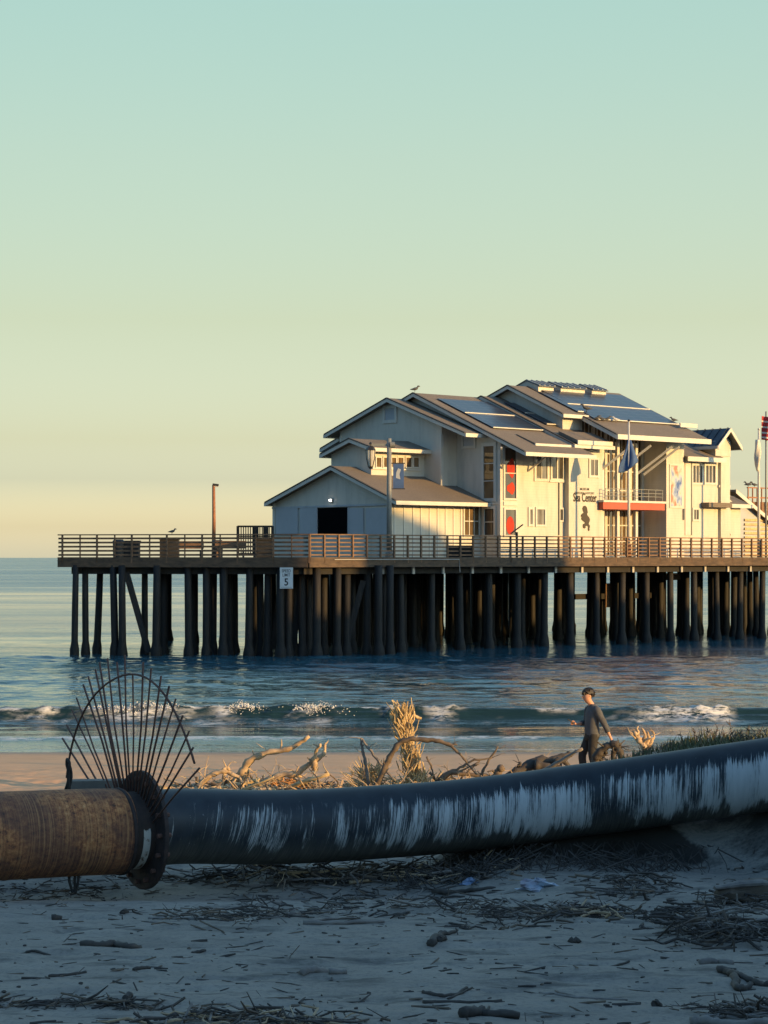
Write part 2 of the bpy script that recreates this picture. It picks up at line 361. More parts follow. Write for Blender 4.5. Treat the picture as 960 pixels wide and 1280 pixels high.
def crest_y(x): return 63.2 + 1.6*fbm(x*.05, x*0+3.3, 2, 3) + .35*fbm(x*.6, x*0, 2, 4)
def crest_a(x): return .36 + .22*fbm(x*.12+40, x*0, 2, 8)
def foam_f(X, Y):
    t = Y-crest_y(X); n = fbm(X*.9, Y*1.6, 4, 60)+.5; b = fbm(X*.22+9, X*0, 3, 61)+.5
    f = sst(.57, .74, n*.65+b*.35)*np.exp(-((t+.9)/1.1)**2)*.8
    lip = np.exp(-((t+.05)/.16)**2)*sst(.54, .68, n)*.9
    white = sst(.65, .72, b)*np.exp(-((t+.35)/.7)**2)*sst(.35, .55, n)
    back = sst(.60, .68, n)*np.exp(-((t+3.2)/1.6)**2)*.35
    y2 = 56.0+1.0*fbm(X*.09, X*0, 3, 70); n2 = fbm(X*1.7, Y*2.2, 3, 71)+.5
    l2 = np.exp(-((Y-y2)/.35)**2)*sst(.38, .58, n2)*.9
    l3 = np.exp(-((Y-52.9-.5*fbm(X*.2, X*0, 2, 72))/.22)**2)*sst(.35, .55, n2)*.6
    return np.clip(np.maximum.reduce([f, lip, white, back, l2, l3]), 0, 1)*(np.abs(X) < 80)
def sea_h(X, Y):
    fade = 1-sst(120, 260, Y)
    side = 1-sst(70, 160, np.abs(X))
    z = fade*side*(.16*fbm(X*.10, Y*.32, 3, 50)*sst(66, 80, Y) + .07*fbm(X*.5, Y*1.3, 3, 51)*sst(52, 66, Y) + .02*fbm(X*1.6, Y*3, 3, 52))
    zone = side*sst(64.5, 68, Y)*(1-sst(101, 104.5, Y))*(1+.9*sst(76, 97, Y)); z = z + zone*(.20*fbm(X*.42+.2*Y, Y*1.0, 2, 54) + .06*fbm(X*1.9, Y*2.6, 2, 55))
    t = Y-crest_y(X); a = crest_a(X)
    prof = np.where(t > 0, np.exp(-(t/1.8)**2), np.exp(-(t/.38)**2))
    z = z + side*a*prof - side*.10*np.exp(-((t+1.6)/.9)**2)
    b = fbm(X*.22+9, X*0, 3, 61)+.5
    z = z + side*sst(.60, .68, b)*np.exp(-((t+.3)/.6)**2)*(.05+.45*np.maximum(fbm(X*4.5, Y*4.5, 4, 63), -.05))
    y2 = 56.0+1.0*fbm(X*.09, X*0, 3, 70); t2 = Y-y2
    z = z + side*.07*np.where(t2 > 0, np.exp(-(t2/1.2)**2), np.exp(-(t2/.3)**2))
    return z
def sea_mat():
    m, nt, bs = newmat('sea_water')
    v = coords(nt, 'Object', (.42, 1, 1)); v2 = coords(nt, 'Object', (.22, 1, 1), (0, 0, .12))
    a = noise_(nt, v2, .33, 3, .5); b = noise_(nt, v, 1.5, 4, .6); c = noise_(nt, v, 6, 3, .6)
    slick = noise_(nt, coords(nt, 'Object', (.012, .07, 1)), 1.0, 4, .6)                 # cat's paws: smoother and rougher patches of water
    sp = nt.nodes.new('ShaderNodeSeparateXYZ'); lk(nt, coords(nt, 'Object'), sp.inputs[0])
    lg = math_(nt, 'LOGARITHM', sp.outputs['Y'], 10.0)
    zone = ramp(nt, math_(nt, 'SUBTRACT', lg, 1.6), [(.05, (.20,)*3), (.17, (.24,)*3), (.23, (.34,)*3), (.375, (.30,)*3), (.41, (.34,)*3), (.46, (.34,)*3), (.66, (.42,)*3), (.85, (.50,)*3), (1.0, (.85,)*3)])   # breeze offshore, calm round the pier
    slick2 = noise_(nt, coords(nt, 'Object', (.0016, .010, 1)), 1.0, 4, .6)
    k = math_(nt, 'ADD', zone, math_(nt, 'ADD', math_(nt, 'MULTIPLY', math_(nt, 'SUBTRACT', slick, .5), 1.3), math_(nt, 'MULTIPLY', math_(nt, 'SUBTRACT', slick2, .5), 1.0))); k = math_(nt, 'MAXIMUM', k, .06); k = math_(nt, 'MINIMUM', k, 1.0)
    h = math_(nt, 'ADD', math_(nt, 'MULTIPLY', a, 1.3), math_(nt, 'ADD', math_(nt, 'MULTIPLY', b, .55), math_(nt, 'MULTIPLY', c, .12)))
    h = math_(nt, 'MULTIPLY', h, k)
    at_ = nt.nodes.new('ShaderNodeAttribute'); at_.attribute_name = 'foam'
    fn = noise_(nt, coords(nt, 'Object', (.5, 1, 1.6)), 4.5, 8, .75)
    ff = math_(nt, 'MULTIPLY', at_.outputs['Fac'], ramp(nt, fn, [(.42, (0, 0, 0)), (.54, (1, 1, 1))]), True)
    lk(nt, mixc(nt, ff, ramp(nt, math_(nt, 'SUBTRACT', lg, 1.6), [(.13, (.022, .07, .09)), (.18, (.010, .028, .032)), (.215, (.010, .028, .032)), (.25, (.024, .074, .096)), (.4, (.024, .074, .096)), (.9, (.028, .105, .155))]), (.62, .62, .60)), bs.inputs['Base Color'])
    lk(nt, math_(nt, 'ADD', math_(nt, 'MULTIPLY', ff, .5), math_(nt, 'MULTIPLY', k, .28)), bs.inputs['Roughness'])
    bs.inputs['IOR'].default_value = 1.333
    bump_(nt, bs, h, 1.0, .34)
    return m
M['sea'] = sea_mat()
xs = axis(-40000, 40000, -42, 42, .2, 1.3); ys = np.concatenate([np.arange(46, 75, .1), np.arange(75.1, 106, .13), axis(106.1, 60000, 106.1, 140, .3, 1.2)])
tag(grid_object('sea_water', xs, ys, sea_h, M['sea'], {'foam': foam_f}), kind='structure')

# grass on the bank behind the pipe
def grass_mat():
    m, nt, bs = newmat('bank_grass'); oi = noise_(nt, coords(nt, 'Object'), 1.4, 3)
    lk(nt, ramp(nt, oi, [(.3, (.045, .06, .022)), (.55, (.075, .085, .035)), (.75, (.13, .11, .05))]), bs.inputs['Base Color']); bs.inputs['Roughness'].default_value = .75
    return m
M['grass'] = grass_mat()
GX = rng.uniform(2.6, 7.5, 16000); GY = rng.uniform(21.6, 27.2, 16000)
ok = fbm(GX*.9, GY*.9, 3, 90)+.5 > .40-.12*np.clip((GX-3)/2, 0, 1); GX = GX[ok]; GY = GY[ok]; GZ = ground_h(GX, GY)-.01
g = MB(); k = 0
while k < min(9000, len(GX)):
    x, y, z = GX[k], GY[k], GZ[k]; k += 1
    if x < 3.3 and random.random() > (x-2.75)/.55: continue
    hgt = random.uniform(.05, .13)*(1+.9*random.random()**6); a = random.uniform(0, 6.28); l = random.uniform(.1, .7)*hgt
    wv = Vector((math.cos(a+1.6), math.sin(a+1.6), 0))*random.uniform(.006, .013); ln = Vector((math.cos(a), math.sin(a), 0))*l
    p = Vector((x, y, z)); q = p+ln*.35+Z*hgt*.6; t = p+ln+Z*hgt
    g.face([p-wv, p+wv, q+wv*.7, q-wv*.7]); g.face([q-wv*.7, q+wv*.7, t])
tag(g.build('bank_grass', M['grass'], fix=False), 'low dark green grass growing along the top of the sand bank behind the pipe', 'grass', kind='stuff')
g = MB()
for k in range(420):                                                                      # roots and stems hanging in the dark hollow under the pipe
    x = random.uniform(.3, 3.3)+random.gauss(0, .3); y = random.uniform(20.5, 21.5); z0 = min(2.06, gz(x, y+.2)+random.uniform(.05, .2)); p = Vector((x, y, z0)); path = [p]
    d = Vector((random.gauss(0, .8), random.uniform(-.7, .2), -random.uniform(.3, 1)))
    for j in range(4):
        p = p + d*random.uniform(.06, .14); d = d + Vector((random.uniform(-.3, .3), random.uniform(-.3, .2), 0)); path.append(p)
    q_ = random.uniform(.4, 1.2)
    g.tube(path, [.008*q_, .007*q_, .006*q_, .005*q_, .003*q_], 4, False)
tag(g.build('bank_roots', M['driftwet'], fix=False), 'dark roots and dead stems hanging in the hollow beneath the blue pipe', 'roots', kind='stuff')

# spray thrown up where the little breaker folds over
M['spray'] = simple('white_spray', (.75, .74, .72), (.68, .67, .65), 9, .9, bump=0)
b = MB()
for px, n_, wd in ((140, 130, .45), (182, 180, .5), (205, 110, .30), (300, 230, .24), (318, 60, .3), (388, 330, .28), (405, 110, .45)):
    X0 = (px-480)/F*63.2; xs_ = X0+rng.normal(0, wd, n_); ys_ = crest_y(xs_)-.12+rng.normal(0, .12, n_); base_ = sea_h(xs_, ys_)
    for x, y, z0 in zip(xs_, ys_, base_):
        pk = math.exp(-((x-X0)/wd)**2); hz = abs(random.gauss(0, .085))*pk; r = random.uniform(.004, .016)*(1-.6*min(1, hz/.3)); z = z0+hz
        b.tube([Vector((x, y, z-r)), Vector((x+random.uniform(-r, r), y, z)), Vector((x+random.uniform(-r, r)*2, y, z+r*1.6))], [r*.5, r*1.2, r*.3], 4, True, jit=.3)
tag(b.build('wave_spray', M['spray'], smooth=True, fix=False), 'white spray thrown up along the crest of the small breaking wave', 'spray', kind='stuff')
# ================================================================== the dredge pipes
def catmull(P, n=10):
    P = [Vector(p) for p in P]; P = [P[0]*2-P[1]] + P + [P[-1]*2-P[-2]]; out = []
    for i in range(1, len(P)-2):
        for k in range(n):
            t = k/n; a, b, c, d = P[i-1], P[i], P[i+1], P[i+2]
            out.append(.5*((2*b)+(c-a)*t+(2*a-5*b+4*c-d)*t*t+(3*b-a-3*c+d)*t*t*t))
    return out+[P[-2]]
def rust_mat():
    m, nt, bs = newmat('rusted_pipe_steel'); v = coords(nt, 'UV', (1, 2.7, 1))
    big = noise_(nt, v, 1.6, 5, .6); f = noise_(nt, v, 16, 8, .75); st = noise_(nt, coords(nt, 'UV', (46, 1.2, 1)), 1.5, 6, .7)
    sp = nt.nodes.new('ShaderNodeSeparateXYZ'); lk(nt, coords(nt, 'UV'), sp.inputs[0])
    c = ramp(nt, f, [(.36, (.04, .02, .015)), (.45, (.30, .10, .036)), (.58, (.55, .225, .075)), (.72, (.68, .42, .20))])
    c = mixc(nt, ramp(nt, big, [(.38, (0, 0, 0)), (.58, (.75, .75, .75))]), c, (.085, .038, .030))
    c = mixc(nt, math_(nt, 'MULTIPLY', ramp(nt, st, [(.50, (0, 0, 0)), (.66, (1, 1, 1))]), .6), c, (.54, .28, .105))
    c = mixc(nt, math_(nt, 'MULTIPLY', ramp(nt, st, [(.34, (1, 1, 1)), (.46, (0, 0, 0))]), .7), c, (.045, .024, .018))
    lk(nt, c, bs.inputs['Base Color']); bs.inputs['Roughness'].default_value = .85
    bump_(nt, bs, math_(nt, 'ADD', f, math_(nt, 'MULTIPLY', st, .4)), .7, .012); return m
def blue_mat():
    m, nt, bs = newmat('scraped_blue_paint'); v = coords(nt, 'UV'); sp = nt.nodes.new('ShaderNodeSeparateXYZ'); lk(nt, v, sp.inputs[0])
    U, V = sp.outputs['X'], sp.outputs['Y']
    cv = nt.nodes.new('ShaderNodeCombineXYZ'); lk(nt, math_(nt, 'ADD', U, math_(nt, 'MULTIPLY', math_(nt, 'MULTIPLY', V, V), 1.0)), cv.inputs[0]); lk(nt, V, cv.inputs[1])   # scrapes sweep round the pipe in slanting arcs
    def arc(sx, sy):
        mp = nt.nodes.new('ShaderNodeMapping'); mp.inputs['Scale'].default_value = (sx, sy, 1); lk(nt, cv.outputs[0], mp.inputs['Vector']); return mp.outputs[0]
    fine = noise_(nt, arc(75, 3.2), 1.0, 7, .8); mid = noise_(nt, arc(7, 3.0), 1.0, 6, .7); lng = noise_(nt, coords(nt, 'UV', (1.3, 1, 1)), 1.0, 2)
    edge = noise_(nt, arc(4.5, .5), 1.0, 7, .8)
    # V runs once round the pipe from its top (0) over the landward side (.25) to the underside (.5)
    ang = math_(nt, 'ADD', 0.0, V)                                                   # 0 top .. .5 underside on the near side
    top = nd(nt, 'ShaderNodeMapRange'); lk(nt, math_(nt, 'ADD', ang, math_(nt, 'MULTIPLY', math_(nt, 'ADD', math_(nt, 'SUBTRACT', edge, .5), math_(nt, 'SUBTRACT', fine, .5)), .24)), top.inputs['Value'])
    top.inputs['From Min'].default_value = .09; top.inputs['From Max'].default_value = .165
    low = nd(nt, 'ShaderNodeMapRange'); lk(nt, math_(nt, 'ADD', ang, math_(nt, 'MULTIPLY', math_(nt, 'ADD', math_(nt, 'SUBTRACT', edge, .5), math_(nt, 'SUBTRACT', fine, .5)), .34)), low.inputs['Value'])
    low.inputs['From Min'].default_value = .32; low.inputs['From Max'].default_value = .45; low.inputs['To Min'].default_value = 1; low.inputs['To Max'].default_value = 0
    den = ramp(nt, math_(nt, 'DIVIDE', U, 8.0), [(0.0, (.465,)*3), (.20, (.475,)*3), (.25, (.51,)*3), (.32, (.50,)*3), (.40, (.535,)*3), (.50, (.548,)*3), (.7, (.54,)*3)])
    s = math_(nt, 'ADD', math_(nt, 'MULTIPLY', fine, .62), math_(nt, 'ADD', math_(nt, 'MULTIPLY', mid, .40), math_(nt, 'MULTIPLY', math_(nt, 'SUBTRACT', lng, .5), .5)))
    w_ = math_(nt, 'SUBTRACT', math_(nt, 'ADD', s, den), 1.0)
    w_ = math_(nt, 'SUBTRACT', w_, math_(nt, 'MULTIPLY', math_(nt, 'SUBTRACT', 1.0, top.outputs[0]), .6))
    w_ = math_(nt, 'SUBTRACT', w_, math_(nt, 'MULTIPLY', math_(nt, 'SUBTRACT', 1.0, low.outputs[0]), .22))
    w_ = math_(nt, 'MULTIPLY', w_, 15.0, True)
    fl_ = noise_(nt, coords(nt, 'UV', (30, 34, 1)), 1.0, 4, .7); fz = nd(nt, 'ShaderNodeMapRange'); lk(nt, ang, fz.inputs['Value']); fz.inputs['From Min'].default_value = .07; fz.inputs['From Max'].default_value = .16
    fleck = math_(nt, 'MULTIPLY', math_(nt, 'MULTIPLY', math_(nt, 'SUBTRACT', math_(nt, 'ADD', fl_, math_(nt, 'MULTIPLY', mid, .35)), .86), 30.0, True), math_(nt, 'MULTIPLY', fz.outputs[0], low.outputs[0]))
    w_ = math_(nt, 'MAXIMUM', w_, math_(nt, 'MULTIPLY', fleck, .6))
    blue = ramp(nt, noise_(nt, coords(nt, 'UV', (3, 8, 1)), 1.5, 5), [(.3, (.013, .017, .022)), (.7, (.025, .032, .039))])
    grime = nd(nt, 'ShaderNodeMapRange'); lk(nt, math_(nt, 'ADD', ang, math_(nt, 'MULTIPLY', math_(nt, 'SUBTRACT', mid, .5), .2)), grime.inputs['Value'])
    grime.inputs['From Min'].default_value = .27; grime.inputs['From Max'].default_value = .36
    blue = mixc(nt, math_(nt, 'MULTIPLY', grime.outputs[0], .85), blue, ramp(nt, fine, [(.35, (.022, .023, .020)), (.62, (.15, .14, .115))]))
    lk(nt, mixc(nt, w_, blue, ramp(nt, mid, [(.3, (.37, .375, .365)), (.7, (.53, .53, .505))])), bs.inputs['Base Color'])
    lk(nt, math_(nt, 'ADD', math_(nt, 'MULTIPLY', w_, .2), .5), bs.inputs['Roughness']); bs.inputs['Specular IOR Level'].default_value = .35
    bump_(nt, bs, math_(nt, 'SUBTRACT', math_(nt, 'MULTIPLY', fine, .3), math_(nt, 'MULTIPLY', w_, .4)), .35, .008); return m
M['rust'] = rust_mat(); M['bluepipe'] = blue_mat()
M['flange'] = simple('dark_rusted_flange', (.055, .032, .026), (.022, .016, .015), 9, .85, bump=.8)
def neck_mat():
    m, nt, bs = newmat('neck_pale_patch'); sp = nt.nodes.new('ShaderNodeSeparateXYZ'); lk(nt, coords(nt, 'UV'), sp.inputs[0]); f = noise_(nt, coords(nt, 'UV', (4, 6, 1)), 3, 6, .7)
    v = math_(nt, 'ADD', sp.outputs['Y'], math_(nt, 'MULTIPLY', math_(nt, 'SUBTRACT', f, .5), .12))
    a = math_(nt, 'MULTIPLY', math_(nt, 'MULTIPLY', math_(nt, 'GREATER_THAN', v, .235), math_(nt, 'LESS_THAN', v, .46)), math_(nt, 'MULTIPLY', math_(nt, 'GREATER_THAN', sp.outputs['X'], .085), math_(nt, 'LESS_THAN', sp.outputs['X'], .16)))  # pale patch low on the near side of the dark neck
    lk(nt, mixc(nt, a, ramp(nt, f, [(.3, (.02, .014, .012)), (.7, (.06, .035, .025))]), ramp(nt, f, [(.36, (.16, .10, .06)), (.46, (.50, .46, .40))])), bs.inputs['Base Color']); bs.inputs['Roughness'].default_value = .8
    return m
M['neck'] = neck_mat()
FC = at(177, 1037, 20.2); AL = R(32); AX = Vector((math.cos(AL), math.sin(AL), 0)); AB = Vector((-math.sin(AL), math.cos(AL), 0))
rp = thing('rusty_pipe', FC-AX*2-Z*.45, 'thick brown rusted steel pipe at the left ending in a round flange', 'pipe')
b = MB(); b.tube([FC-AX*(9-.35*i)+Z*(.032*(9-.35*i)) for i in range(25)]+[FC-AX*.24], .43, 48, True, uv=True); b.build('pipe_body', M['rust'], rp, True)
b = MB(); b.tube([FC-AX*.275, FC-AX*.27, FC-AX*.24, FC-AX*.22], [.431, .440, .440, .40], 48, True); b.build('pipe_collar', M['flange'], rp, True)
b = MB(); b.tube([FC-AX*.24, FC-AX*.02], [.385, .395], 48, False, uv=True); b.build('pipe_neck', M['neck'], rp, True)
b = MB(); b.tube([FC-AX*.025, FC-AX*.02, FC+AX*.02, FC+AX*.025], [.585, .60, .60, .585], 64, True); fl = b.build('flange', M['flange'], rp, False)
for k in range(16):
    a = 2*math.pi*k/16; p = FC+AB*(.52*math.cos(a))+Z*(.52*math.sin(a))
    MB().tube([p-AX*.07, p+AX*.075], .024, 6).build('flange_bolt', M['iron'], fl)
bp = at(480, 1090, 20.9)
bpo = thing('blue_pipe', bp, 'long dark blue pipe with its white undercoat scraped bare in streaks, rising to the right', 'pipe')
pts = [FC+AX*.03, FC+AX*.45+Z*.003]+[at(*q) for q in ((330, 1034, 20.72), (400, 1032, 20.9), (480, 1027, 21.05), (560, 1021, 21.2), (640, 1012, 21.3), (720, 1001, 21.35), (790, 992, 21.3), (860, 982, 21.2), (960, 968, 21.05), (1060, 952, 20.9), (1250, 925, 20.6))]
b = MB(); b.tube(catmull(pts, 14), .385, 64, True, uv=True); b.build('pipe_body', M['bluepipe'], bpo, True)

# the fan of rods standing round the flange
fan = thing('rebar_fan', FC-AX*.09, 'fan of rusty steel rods with a bent hoop rising above the pipe flange', 'rod fan')
tips = [(122,428),(142,362),(168,290),(190,232),(222,168),(245,128),(278,93),(297,60),(333,38),(375,50),(409,15),(443,95),(487,38),(520,60),(560,88),(592,127),(618,175),(645,240),(670,298),(685,362),(708,440)]
KF = .42; SC = 280/960                                                                   # crop scale to photo pixels
hoop = []
for (tx, ty) in tips:
    px = 40+tx*SC; py = 820+ty*SC
    dx = (px-169)/KF; dy = 1062-py; L = math.hypot(dx, dy); ang = math.atan2(dx, dy); r = L*20.2/F
    c = FC-AX*.10-Z*.16
    # plane of the flange: the AB axis points away to the left-back, so right in the photo is -AB
    d = -AB*math.sin(ang)+Z*math.cos(ang)
    p0 = c+d*.56; p1 = c+d*r
    pm = (p0+p1)/2+Vector((random.uniform(-.022, .022), random.uniform(-.03, .03), 0))
    MB().tube([p0, pm, p1], random.uniform(.0085, .011), 6).build('rod', M['iron'], fan, True)
for k in range(41):
    a = R(-72+128*k/40); hoop.append(FC-AX*.115-Z*.16+(-AB*math.sin(a)+Z*math.cos(a))*(1.74+.02*math.sin(a*5)))
MB().tube(hoop, .0115, 6).build('hoop', M['iron'], fan, True)
# timber block and rope loop behind the rusty pipe, hanging strap below it
p = at(120, 985, 20.75)
tag(MB().bar(p+Vector((-.3, 0, -.02)), p+Vector((.42, .12, -.02)), .2, .20).build('timber_block', M['concrete'], origin=p-Z*.1), 'grey squared timber block lying behind the rusty pipe', 'timber block')
rl = MB()
for s, o_ in ((.0, 0), (.05, .02)):
    q = [at(80+s*60+6*math.sin(t*.5), 992-t*7.2+ (0 if t < 6 else 0), 20.55+o_) for t in range(6)]
    q += [at(84, 949, 20.55+o_), at(87, 955, 20.5+o_), at(85, 968, 20.5+o_), at(87, 990, 20.5+o_)]
    rl.tube(catmull(q, 4), .016, 6)
tag(rl.build('rope_loop', M['rope'], smooth=True, origin=at(84, 990, 20.5)), 'dark rope looped upright over the rusty pipe behind its left end', 'rope')
rs = MB()
for s in (-.02, .02, .045): rs.tube(catmull([at(90, 1085, 19.75)+Vector((s, .1, 0)), at(90, 1098, 19.7)+Vector((s*1.4, 0, 0)), at(91, 1108, 19.68)+Vector((s, 0, 0)), at(92, 1116, 19.68)+Vector((s*.4, 0, 0))], 5), .015, 6)
tag(rs.build('hanging_strap', M['rope'], smooth=True, origin=at(91, 1116, 19.68)), 'black frayed strap hanging under the rusty pipe', 'strap')
# ================================================================== the pier
DZ = 5.02                                                                                 # deck level
L0 = (-8.57, 10.3)                                                                        # far left corner of the end face
DECK = [(0, 0), L0, (-1.5, 20.5), (4, 23), (62, 23), (62, 0)]
pier = thing('pier', L2W(12, 8, 0), 'long timber pier on many dark piles with a railed deck above the water', 'pier')
up = lambda p, z: L2W(p[0], p[1], z)
MB().prism([up(p, DZ-.10) for p in DECK], Z*.10).build('deck', M['deckwood'], pier)
def side(p, q):                                                                           # unit along and outward of a deck edge
    a = L2W(p[0], p[1], 0); b_ = L2W(q[0], q[1], 0); d = (b_-a).normalized(); o_ = Vector((d.y, -d.x, 0))
    return a, b_, d, (o_ if o_.y < 0 else -o_)
EDGE = {'end': (L0, (0, 0)), 'long': ((0, 0), (62, 0))}
for k, (p, q) in EDGE.items():
    a, b_, d, o_ = side(p, q)
    MB().bar(a+o_*.06+Z*(DZ-.16), b_+o_*.06+Z*(DZ-.16), .12, .52).build('fascia_board', M['deckwood'], pier)
    MB().bar(a-o_*.5+d*(.6 if k == 'end' else 0)+Z*(DZ-.60), b_-o_*.5+Z*(DZ-.60), .30, .36).build('cap_beam', M['darkwood'], pier)
    rail = MB()
    rail.bar(a+o_*.03+Z*(DZ+1.27), b_+o_*.03+Z*(DZ+1.27), .16, .06)
    for i in range(5): rail.bar(a-o_*.02+Z*(DZ+.22+.215*i), b_-o_*.02+Z*(DZ+.22+.215*i), .04, .10 if k == 'end' else .075)
    rl = rail.build('railing', M['railwood'], pier)
    L = (b_-a).length; n = int(L/(.945)); n = min(n, 44)
    for i in range(n+1):
        if k == 'end' and i % 2: w_, dp = .05, -.02
        else: w_, dp = .085, .05
        c = a+d*(.945*i+(.25 if k == 'end' else .06))
        MB().box(c+o_*(dp+.02)+Z*(DZ+.55), d, o_, Z, w_, .10, 1.5).build('rail_post', M['railwood'], rl)
# joists and inner beams under the deck
b = MB()
for v in (3.2, 6.2, 9.2, 12.2, 15.2, 18.2, 21): b.bar(L2W(max(-1 if v < 15 else .5, -v*.8+.8) if v < 10 else -6+(v-10)*.6, v, DZ-.32), L2W(61, v, DZ-.32), .28, .34)
b.build('deck_beam', M['darkwood'], pier)
b = MB()
for u in np.arange(3.2, 60, 2.15): b.bar(L2W(u, .7, DZ-.62), L2W(u, 22, DZ-.62), .28, .30)
b.build('cross_beam', M['darkwood'], pier)
# brackets on the long face
for i in range(17):
    u = 5.2+2.15*i
    MB().box(L2W(u, -.03+.3, DZ-.61), B, N, Z, .16, .10, .37).build('bracket', M['bracket'], pier)
# plank panel and conduit under/along the edge
a, bb = L2W(17.8, 9.2, 4.0), L2W(19.6, 9.2, 4.0)
pa, pb = on_v(757, 746, 5.4), on_v(770, 746, 5.4); qa, qb = on_v(833, 722, 5.4), on_v(855, 722, 5.4)
MB().bar(L2W(pa[0], 5.4, 2.75), L2W(pb[0], 5.4, 2.75), .05, 1.5).build('plank_panel', M['railwood'], pier)
MB().bar(L2W(qa[0], 5.4, 3.88), L2W(qb[0], 5.4, 3.88), .05, .45).build('plank_panel', M['railwood'], pier)
MB().tube([L2W(1.6, -.16, DZ-.02), L2W(10.3, -.16, DZ-.02), L2W(10.35, -.16, DZ-.72)], .022, 6).build('conduit', M['bracket'], pier)
MB().bar(L2W(28.5, 9, 2.6), L2W(37, 9, 2.6), .25, .35).build('cross_brace', M['darkwood'], pier)

piles = []                                                                                # (x, y, lean_x, lean_y, radius)
def pile(px, Y, lean=0, r=.2): piles.append(((px-480)/F*Y, Y, lean, r))
for (px, Y, lean, r) in ((93, 104.2, .15, .17), (107, 104.6, -.05, .17), (121, 105.2, .38, .18), (144, 103.9, -.22, .19), (153, 103.6, -.05, .19), (181, 104.6, 0, .17), (195, 103.4, .12, .2), (204, 104.8, .1, .2), (201, 108.5, 0, .2),
        (236, 103.3, -.1, .19), (242, 106.4, -.15, .19), (258, 103.2, -.02, .19), (266, 105.5, .1, .19), (279, 103.0, .1, .2), (287, 104.5, -.1, .2), (293, 107, 0, .2), (311, 102.8, .1, .2), (319, 106, .1, .19), (326, 104, -.08, .19), (334, 103.1, .08, .19),
        (351, 102.5, -.1, .2), (360, 102.9, .1, .2), (367, 105, .15, .2), (378, 103.2, -.1, .19), (386, 104.6, .05, .19), (396, 102.7, 0, .21), (405, 105.1, 0, .2), (421, 103.5, .1, .2), (433, 104.6, .08, .2), (440, 106.5, 0, .2), (458, 105.2, .1, .2), (473, 104.7, 0, .21), (481, 107, -.05, .2), (487, 105.1, .05, .2), (498, 108, -.1, .2)):
    pile(px, Y, lean, r)
for i in range(18):                                                                       # bents under the long face
    u = 6.9+2.15*i
    for j, v in enumerate((.75, 3.0, 5.3, 7.8, 10.4, 13.2, 16.2, 19.0, 21.6)):
        if j and random.random() < .12: continue
        if j and (i*7+j*3) % 11 in (3,): continue
        p = L2W(u+(random.uniform(-.25, .25) if j else 0)+.12*j*(i % 3-1), v+random.uniform(-.2, .2)*(j > 0), 0)
        piles.append((p.x, p.y, random.uniform(-.12, .12), random.uniform(.18, .23)))
for i in range(17):                                                                       # intermediate rear piles deeper under the building
    for v in (8.6, 11.8, 14.6, 18.0):
        if random.random() < .25: continue
        p = L2W(8.0+2.15*i+random.uniform(-.3, .3), v+random.uniform(-.3, .3), 0); piles.append((p.x, p.y, random.uniform(-.12, .12), random.uniform(.18, .22)))
def pile_mesh(b, x, y, lean, r):
    n = 10; zs = [-2.5, -.25, .10, .30, .5, .72, 2.6, 4.7]; rs = [r*1.4, r*1.5, r*1.5, r*1.42, r*1.2, r*1.04, r, r*.95]
    path = [Vector((x-lean*(4.7-z)/4.7*0+lean*(z/4.7-.0)*.5, y, z)) for z in zs]
    b.tube(path, [q*(1+random.uniform(-.05, .05)) if i < 5 else q for i, q in enumerate(rs)], n, jit=.035)
infr = [p for p in piles if abs(p[0]/p[1]) < 500/F]
key = sorted(piles, key=lambda p: (abs(p[0]/p[1]) > 500/F, p[1]))
for p in key[:100]:
    b = MB(); pile_mesh(b, *p); b.build('pile', M['pile'], pier, True)
b = MB()
for p in key[100:]: pile_mesh(b, *p)
tag(b.build('pile_cluster', M['pile'], pier, True), kind='stuff')
for (x0, y0, x1, y1, Y) in ((158, 716, 186, 816, 103.9), (366, 812, 378, 720, 103.8), (454, 726, 432, 812, 105), (352, 716, 342, 812, 104.5)):
    MB().bar(at(x0, y0, Y), at(x1, y1, Y-.3), .30, .30, Vector((0, 1, 0))).build('diagonal_brace', M['pile'], pier)

# speed limit sign hung below the end face
def text_mesh(b, body, org, rx, uy, size, sx=1.0, bold=0, align='CENTER', lift=0):
    cu = bpy.data.curves.new('t', 'FONT'); cu.body = body; cu.size = 1; cu.align_x = align; cu.offset = bold; cu.resolution_u = 3
    o = bpy.data.objects.new('t', cu); COL.objects.link(o); dg = bpy.context.evaluated_depsgraph_get()
    me = o.evaluated_get(dg).to_mesh(); nrm = rx.cross(uy)
    for p in me.polygons:
        b.face([org+rx*(me.vertices[i].co.x*size*sx)+uy*(me.vertices[i].co.y*size)+nrm*lift for i in p.vertices])
    o.evaluated_get(dg).to_mesh_clear(); bpy.data.objects.remove(o); bpy.data.curves.remove(cu)
a, b_, d, o_ = side(*EDGE['end'])
def on_plane(x, y, p, nn):
    r = Vector(((x-480)/F, 1, (697-y)/F)); c = Vector((0, 0, H)); return c+r*((p-c).dot(nn)/r.dot(nn))
p0 = a+o_*.16
c = on_plane(358, 722.5, p0, o_)
sg = thing('speed_limit_sign', c-Z*.55, 'white rectangular speed limit 5 sign fixed under the pier edge', 'sign')
MB().box(c, d, o_, Z, .68, .03, 1.08).build('sign_panel', M['sign'], sg)
t = MB(); q = c+o_*.02
text_mesh(t, 'SPEED', q+Z*.29, d, Z, .22, .80, .012); text_mesh(t, 'LIMIT', q+Z*.08, d, Z, .22, .80, .012); text_mesh(t, '5', q-Z*.38, d, Z, .52, .9, .02)
t.build('sign_lettering', M['black'], sg, fix=False)
t = MB(); t.box(q-Z*.475, d, o_, Z, .6, .004, .012); t.build('sign_line', M['black'], sg)
